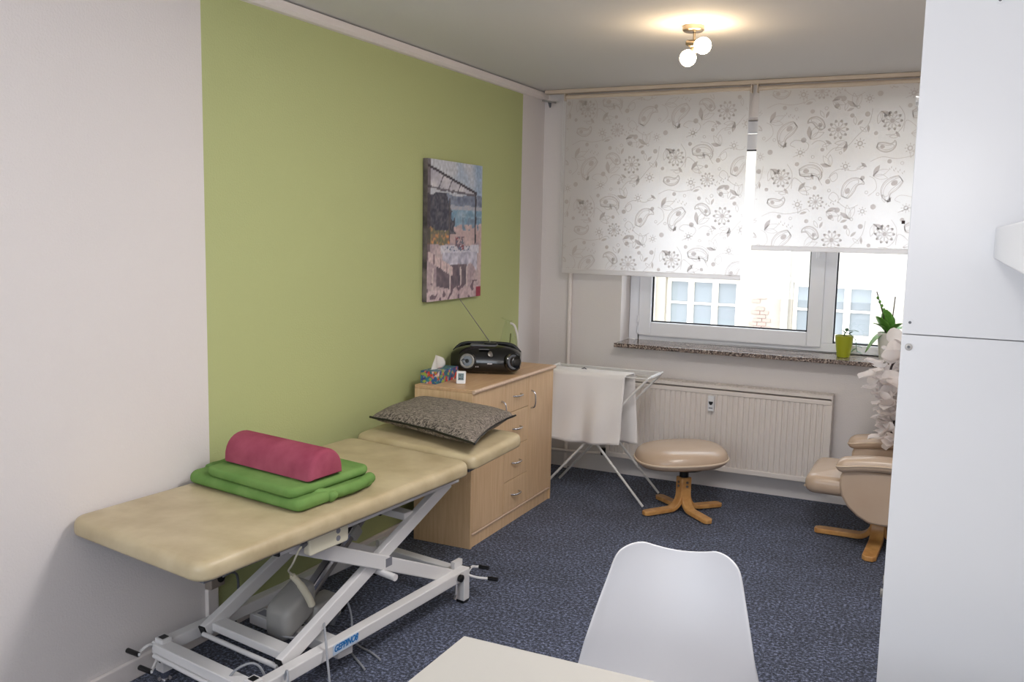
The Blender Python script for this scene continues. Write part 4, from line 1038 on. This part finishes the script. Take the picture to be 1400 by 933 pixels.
# ------------------------------------------------------------------ tall white cabinet, wall shelf
yc0, yc1, xc0, xc1 = -3.60, -2.75, 2.415, 2.80
r = root('tall_cabinet', (2.6, -3.2, 0), 'tall white cabinet of two stacked units at the right picture edge', 'cabinet')
for nm, z0, z1 in (('lower_unit', .0, 1.3985), ('upper_unit', 1.4, 2.44)):
    u0 = MB().box(xc0, xc1, yc0, yc0 + .018, z0, z1).obj('side_panel', M['white'], r, bevel=.0015)
    for x, z in (((2.430, 1.373),) if z0 == 0 else ((2.429, 1.424), (2.546, 2.055))):
        MB().lathe([(.0075, 0), (.0075, .0015), (.003, .0016), (.003, .0005)], (x, yc0 - .0002, z), 16, (0, -1, 0)).obj('screw', M['steel' if z0 == 0 else 'white'], u0, smooth=30, label='small round screw cap')
        MB().lathe([(.003, 0), (.003, .0012)], (x, yc0 - .0008, z), 10, (0, -1, 0)).obj('screw_recess', M['greydark'], u0)
    MB().box(xc0, xc1, yc1 - .018, yc1, z0, z1).obj('side_panel', M['white'], r, bevel=.0015)
    MB().box(xc0 + .019, xc1, yc0 + .0182, yc1 - .0182, z1 - .018, z1 - .0002).obj('top_panel', M['white'], r)
    MB().box(xc0 + .019, xc1, yc0 + .0182, yc1 - .0182, z0 + .0002, z0 + .03).obj('bottom_panel', M['white'], r)
    MB().box(xc1 - .012, xc1 - .004, yc0 + .0182, yc1 - .0182, z0 + .03, z1 - .018).obj('back_panel', M['white'], r)
    ym = (yc0 + yc1) / 2
    for ya, yb, yh in ((yc0 + .019, ym - .001, ym - .05), (ym + .001, yc1 - .019, ym + .05)):
        dd = MB().box(xc0, xc0 + .018, ya, yb, z0 + .004, z1 - .004).obj('door', M['white'], r, bevel=.0015)
        MB().tube([(xc0 - .0, yh, (z0 + z1) / 2), (xc0 - .022, yh, (z0 + z1) / 2)], [.006, .012], 12).obj('knob', M['steel'], dd, smooth=40)
tag(MB().box(2.571, RX - .002, -4.55, yc0 - .002, 1.560, 1.621).obj('wall_shelf', M['white'], bevel=.003), 'thick white floating shelf board meeting the tall cabinet side', 'shelf')

# ------------------------------------------------------------------ desk and chair
r = root('desk', (2.2, -4.4, 0), 'white desk with bare top at the bottom of the picture', 'desk')
MB().box(1.622, 2.80, -4.80, -4.018, .712, .74).obj('desktop', M['desk'], r, bevel=.003)
for x in (1.68, 2.74):
    for y in (-4.74, -4.09): MB().box(x - .025, x + .025, y - .025, y + .025, 0, .712).obj('leg', M['metal'], r, bevel=.003)
MB().box(1.705, 2.715, -4.10, -4.08, .63, .71).obj('apron', M['metal'], r); MB().box(1.705, 2.715, -4.75, -4.73, .63, .71).obj('apron', M['metal'], r)

cc = Vector((1.968, -3.74, 0)); cr = radians(6)
def CT(x, y, z): return Vector((cc.x + x * cos(cr) - y * sin(cr), cc.y + x * sin(cr) + y * cos(cr), z))
r = root('shell_chair', tuple(cc), 'white plastic shell chair pushed up to the white desk', 'chair')
prof = [(-.245, .432), (-.235, .455), (-.17, .452), (-.07, .438), (.03, .435), (.10, .452), (.145, .50), (.170, .56), (.190, .63), (.212, .70), (.234, .765), (.248, .805), (.254, .826)]
cl = catmull([(0, y, z) for y, z in prof], 4); nv = len(cl) - 1
def hw_(z, y):
    if y < .08 and z < .47: return .205 + .015 * sin((y + .25) * 6)
    t = max(0, min(1, (z - .45) / .376))
    return .226 - .068 * t ** 1.25
def shell(u, v):
    i = min(int(v * nv), nv - 1); f_ = v * nv - i; p = cl[i].lerp(cl[i + 1], f_)
    U = 2 * u - 1; w_ = hw_(p.z, p.y); x = U * w_
    bk = max(0, min(1, (p.z - .46) / .15))
    # rounded ears and a shallow dip in the top edge
    rr = .066; ax = min(abs(x), .158); e_ = max(0, ax - (.158 - rr))
    zmax = .830 - .015 * max(0, 1 - (ax / .088) ** 2) - (rr - sqrt(max(0, rr * rr - e_ * e_))) * .8
    z = p.z
    if z > .60: z = .60 + (z - .60) * (zmax - .60) / .226
    curl = U * U * abs(U)
    y = p.y - bk * .040 * curl - .020 * bk * U * U
    z += (1 - bk) * .05 * curl * (1 if p.y > -.2 else .5)
    return CT(x, y, z)
b = MB(); b.grid(shell, 36, 44)
b.obj('shell', M['shell'], r, smooth=180, solid=.007, sub=1, label='white moulded seat shell')
for sx in (-1, 1):
    for sy, yy in ((-1, -.13), (1, .09)):
        MB().tube([CT(sx * .10, yy, .425), CT(sx * .205, yy + sy * .10, .0)], [.017, .011], 12).obj('leg', M['legwood'], r, smooth=40)
b = MB()
for sx in (-1, 1): b.tube([CT(sx * .12, -.15, .36), CT(sx * .12, .11, .36)], .005, 8)
b.tube([CT(-.12, -.15, .36), CT(.12, .11, .36)], .005, 8); b.tube([CT(.12, -.15, .36), CT(-.12, .11, .36)], .005, 8)
b.obj('strut', M['black'], r, smooth=60)
MB().box(-.12, .12, -.14, .10, .418, .430, CT).obj('mount', M['black'], r, bevel=.004)
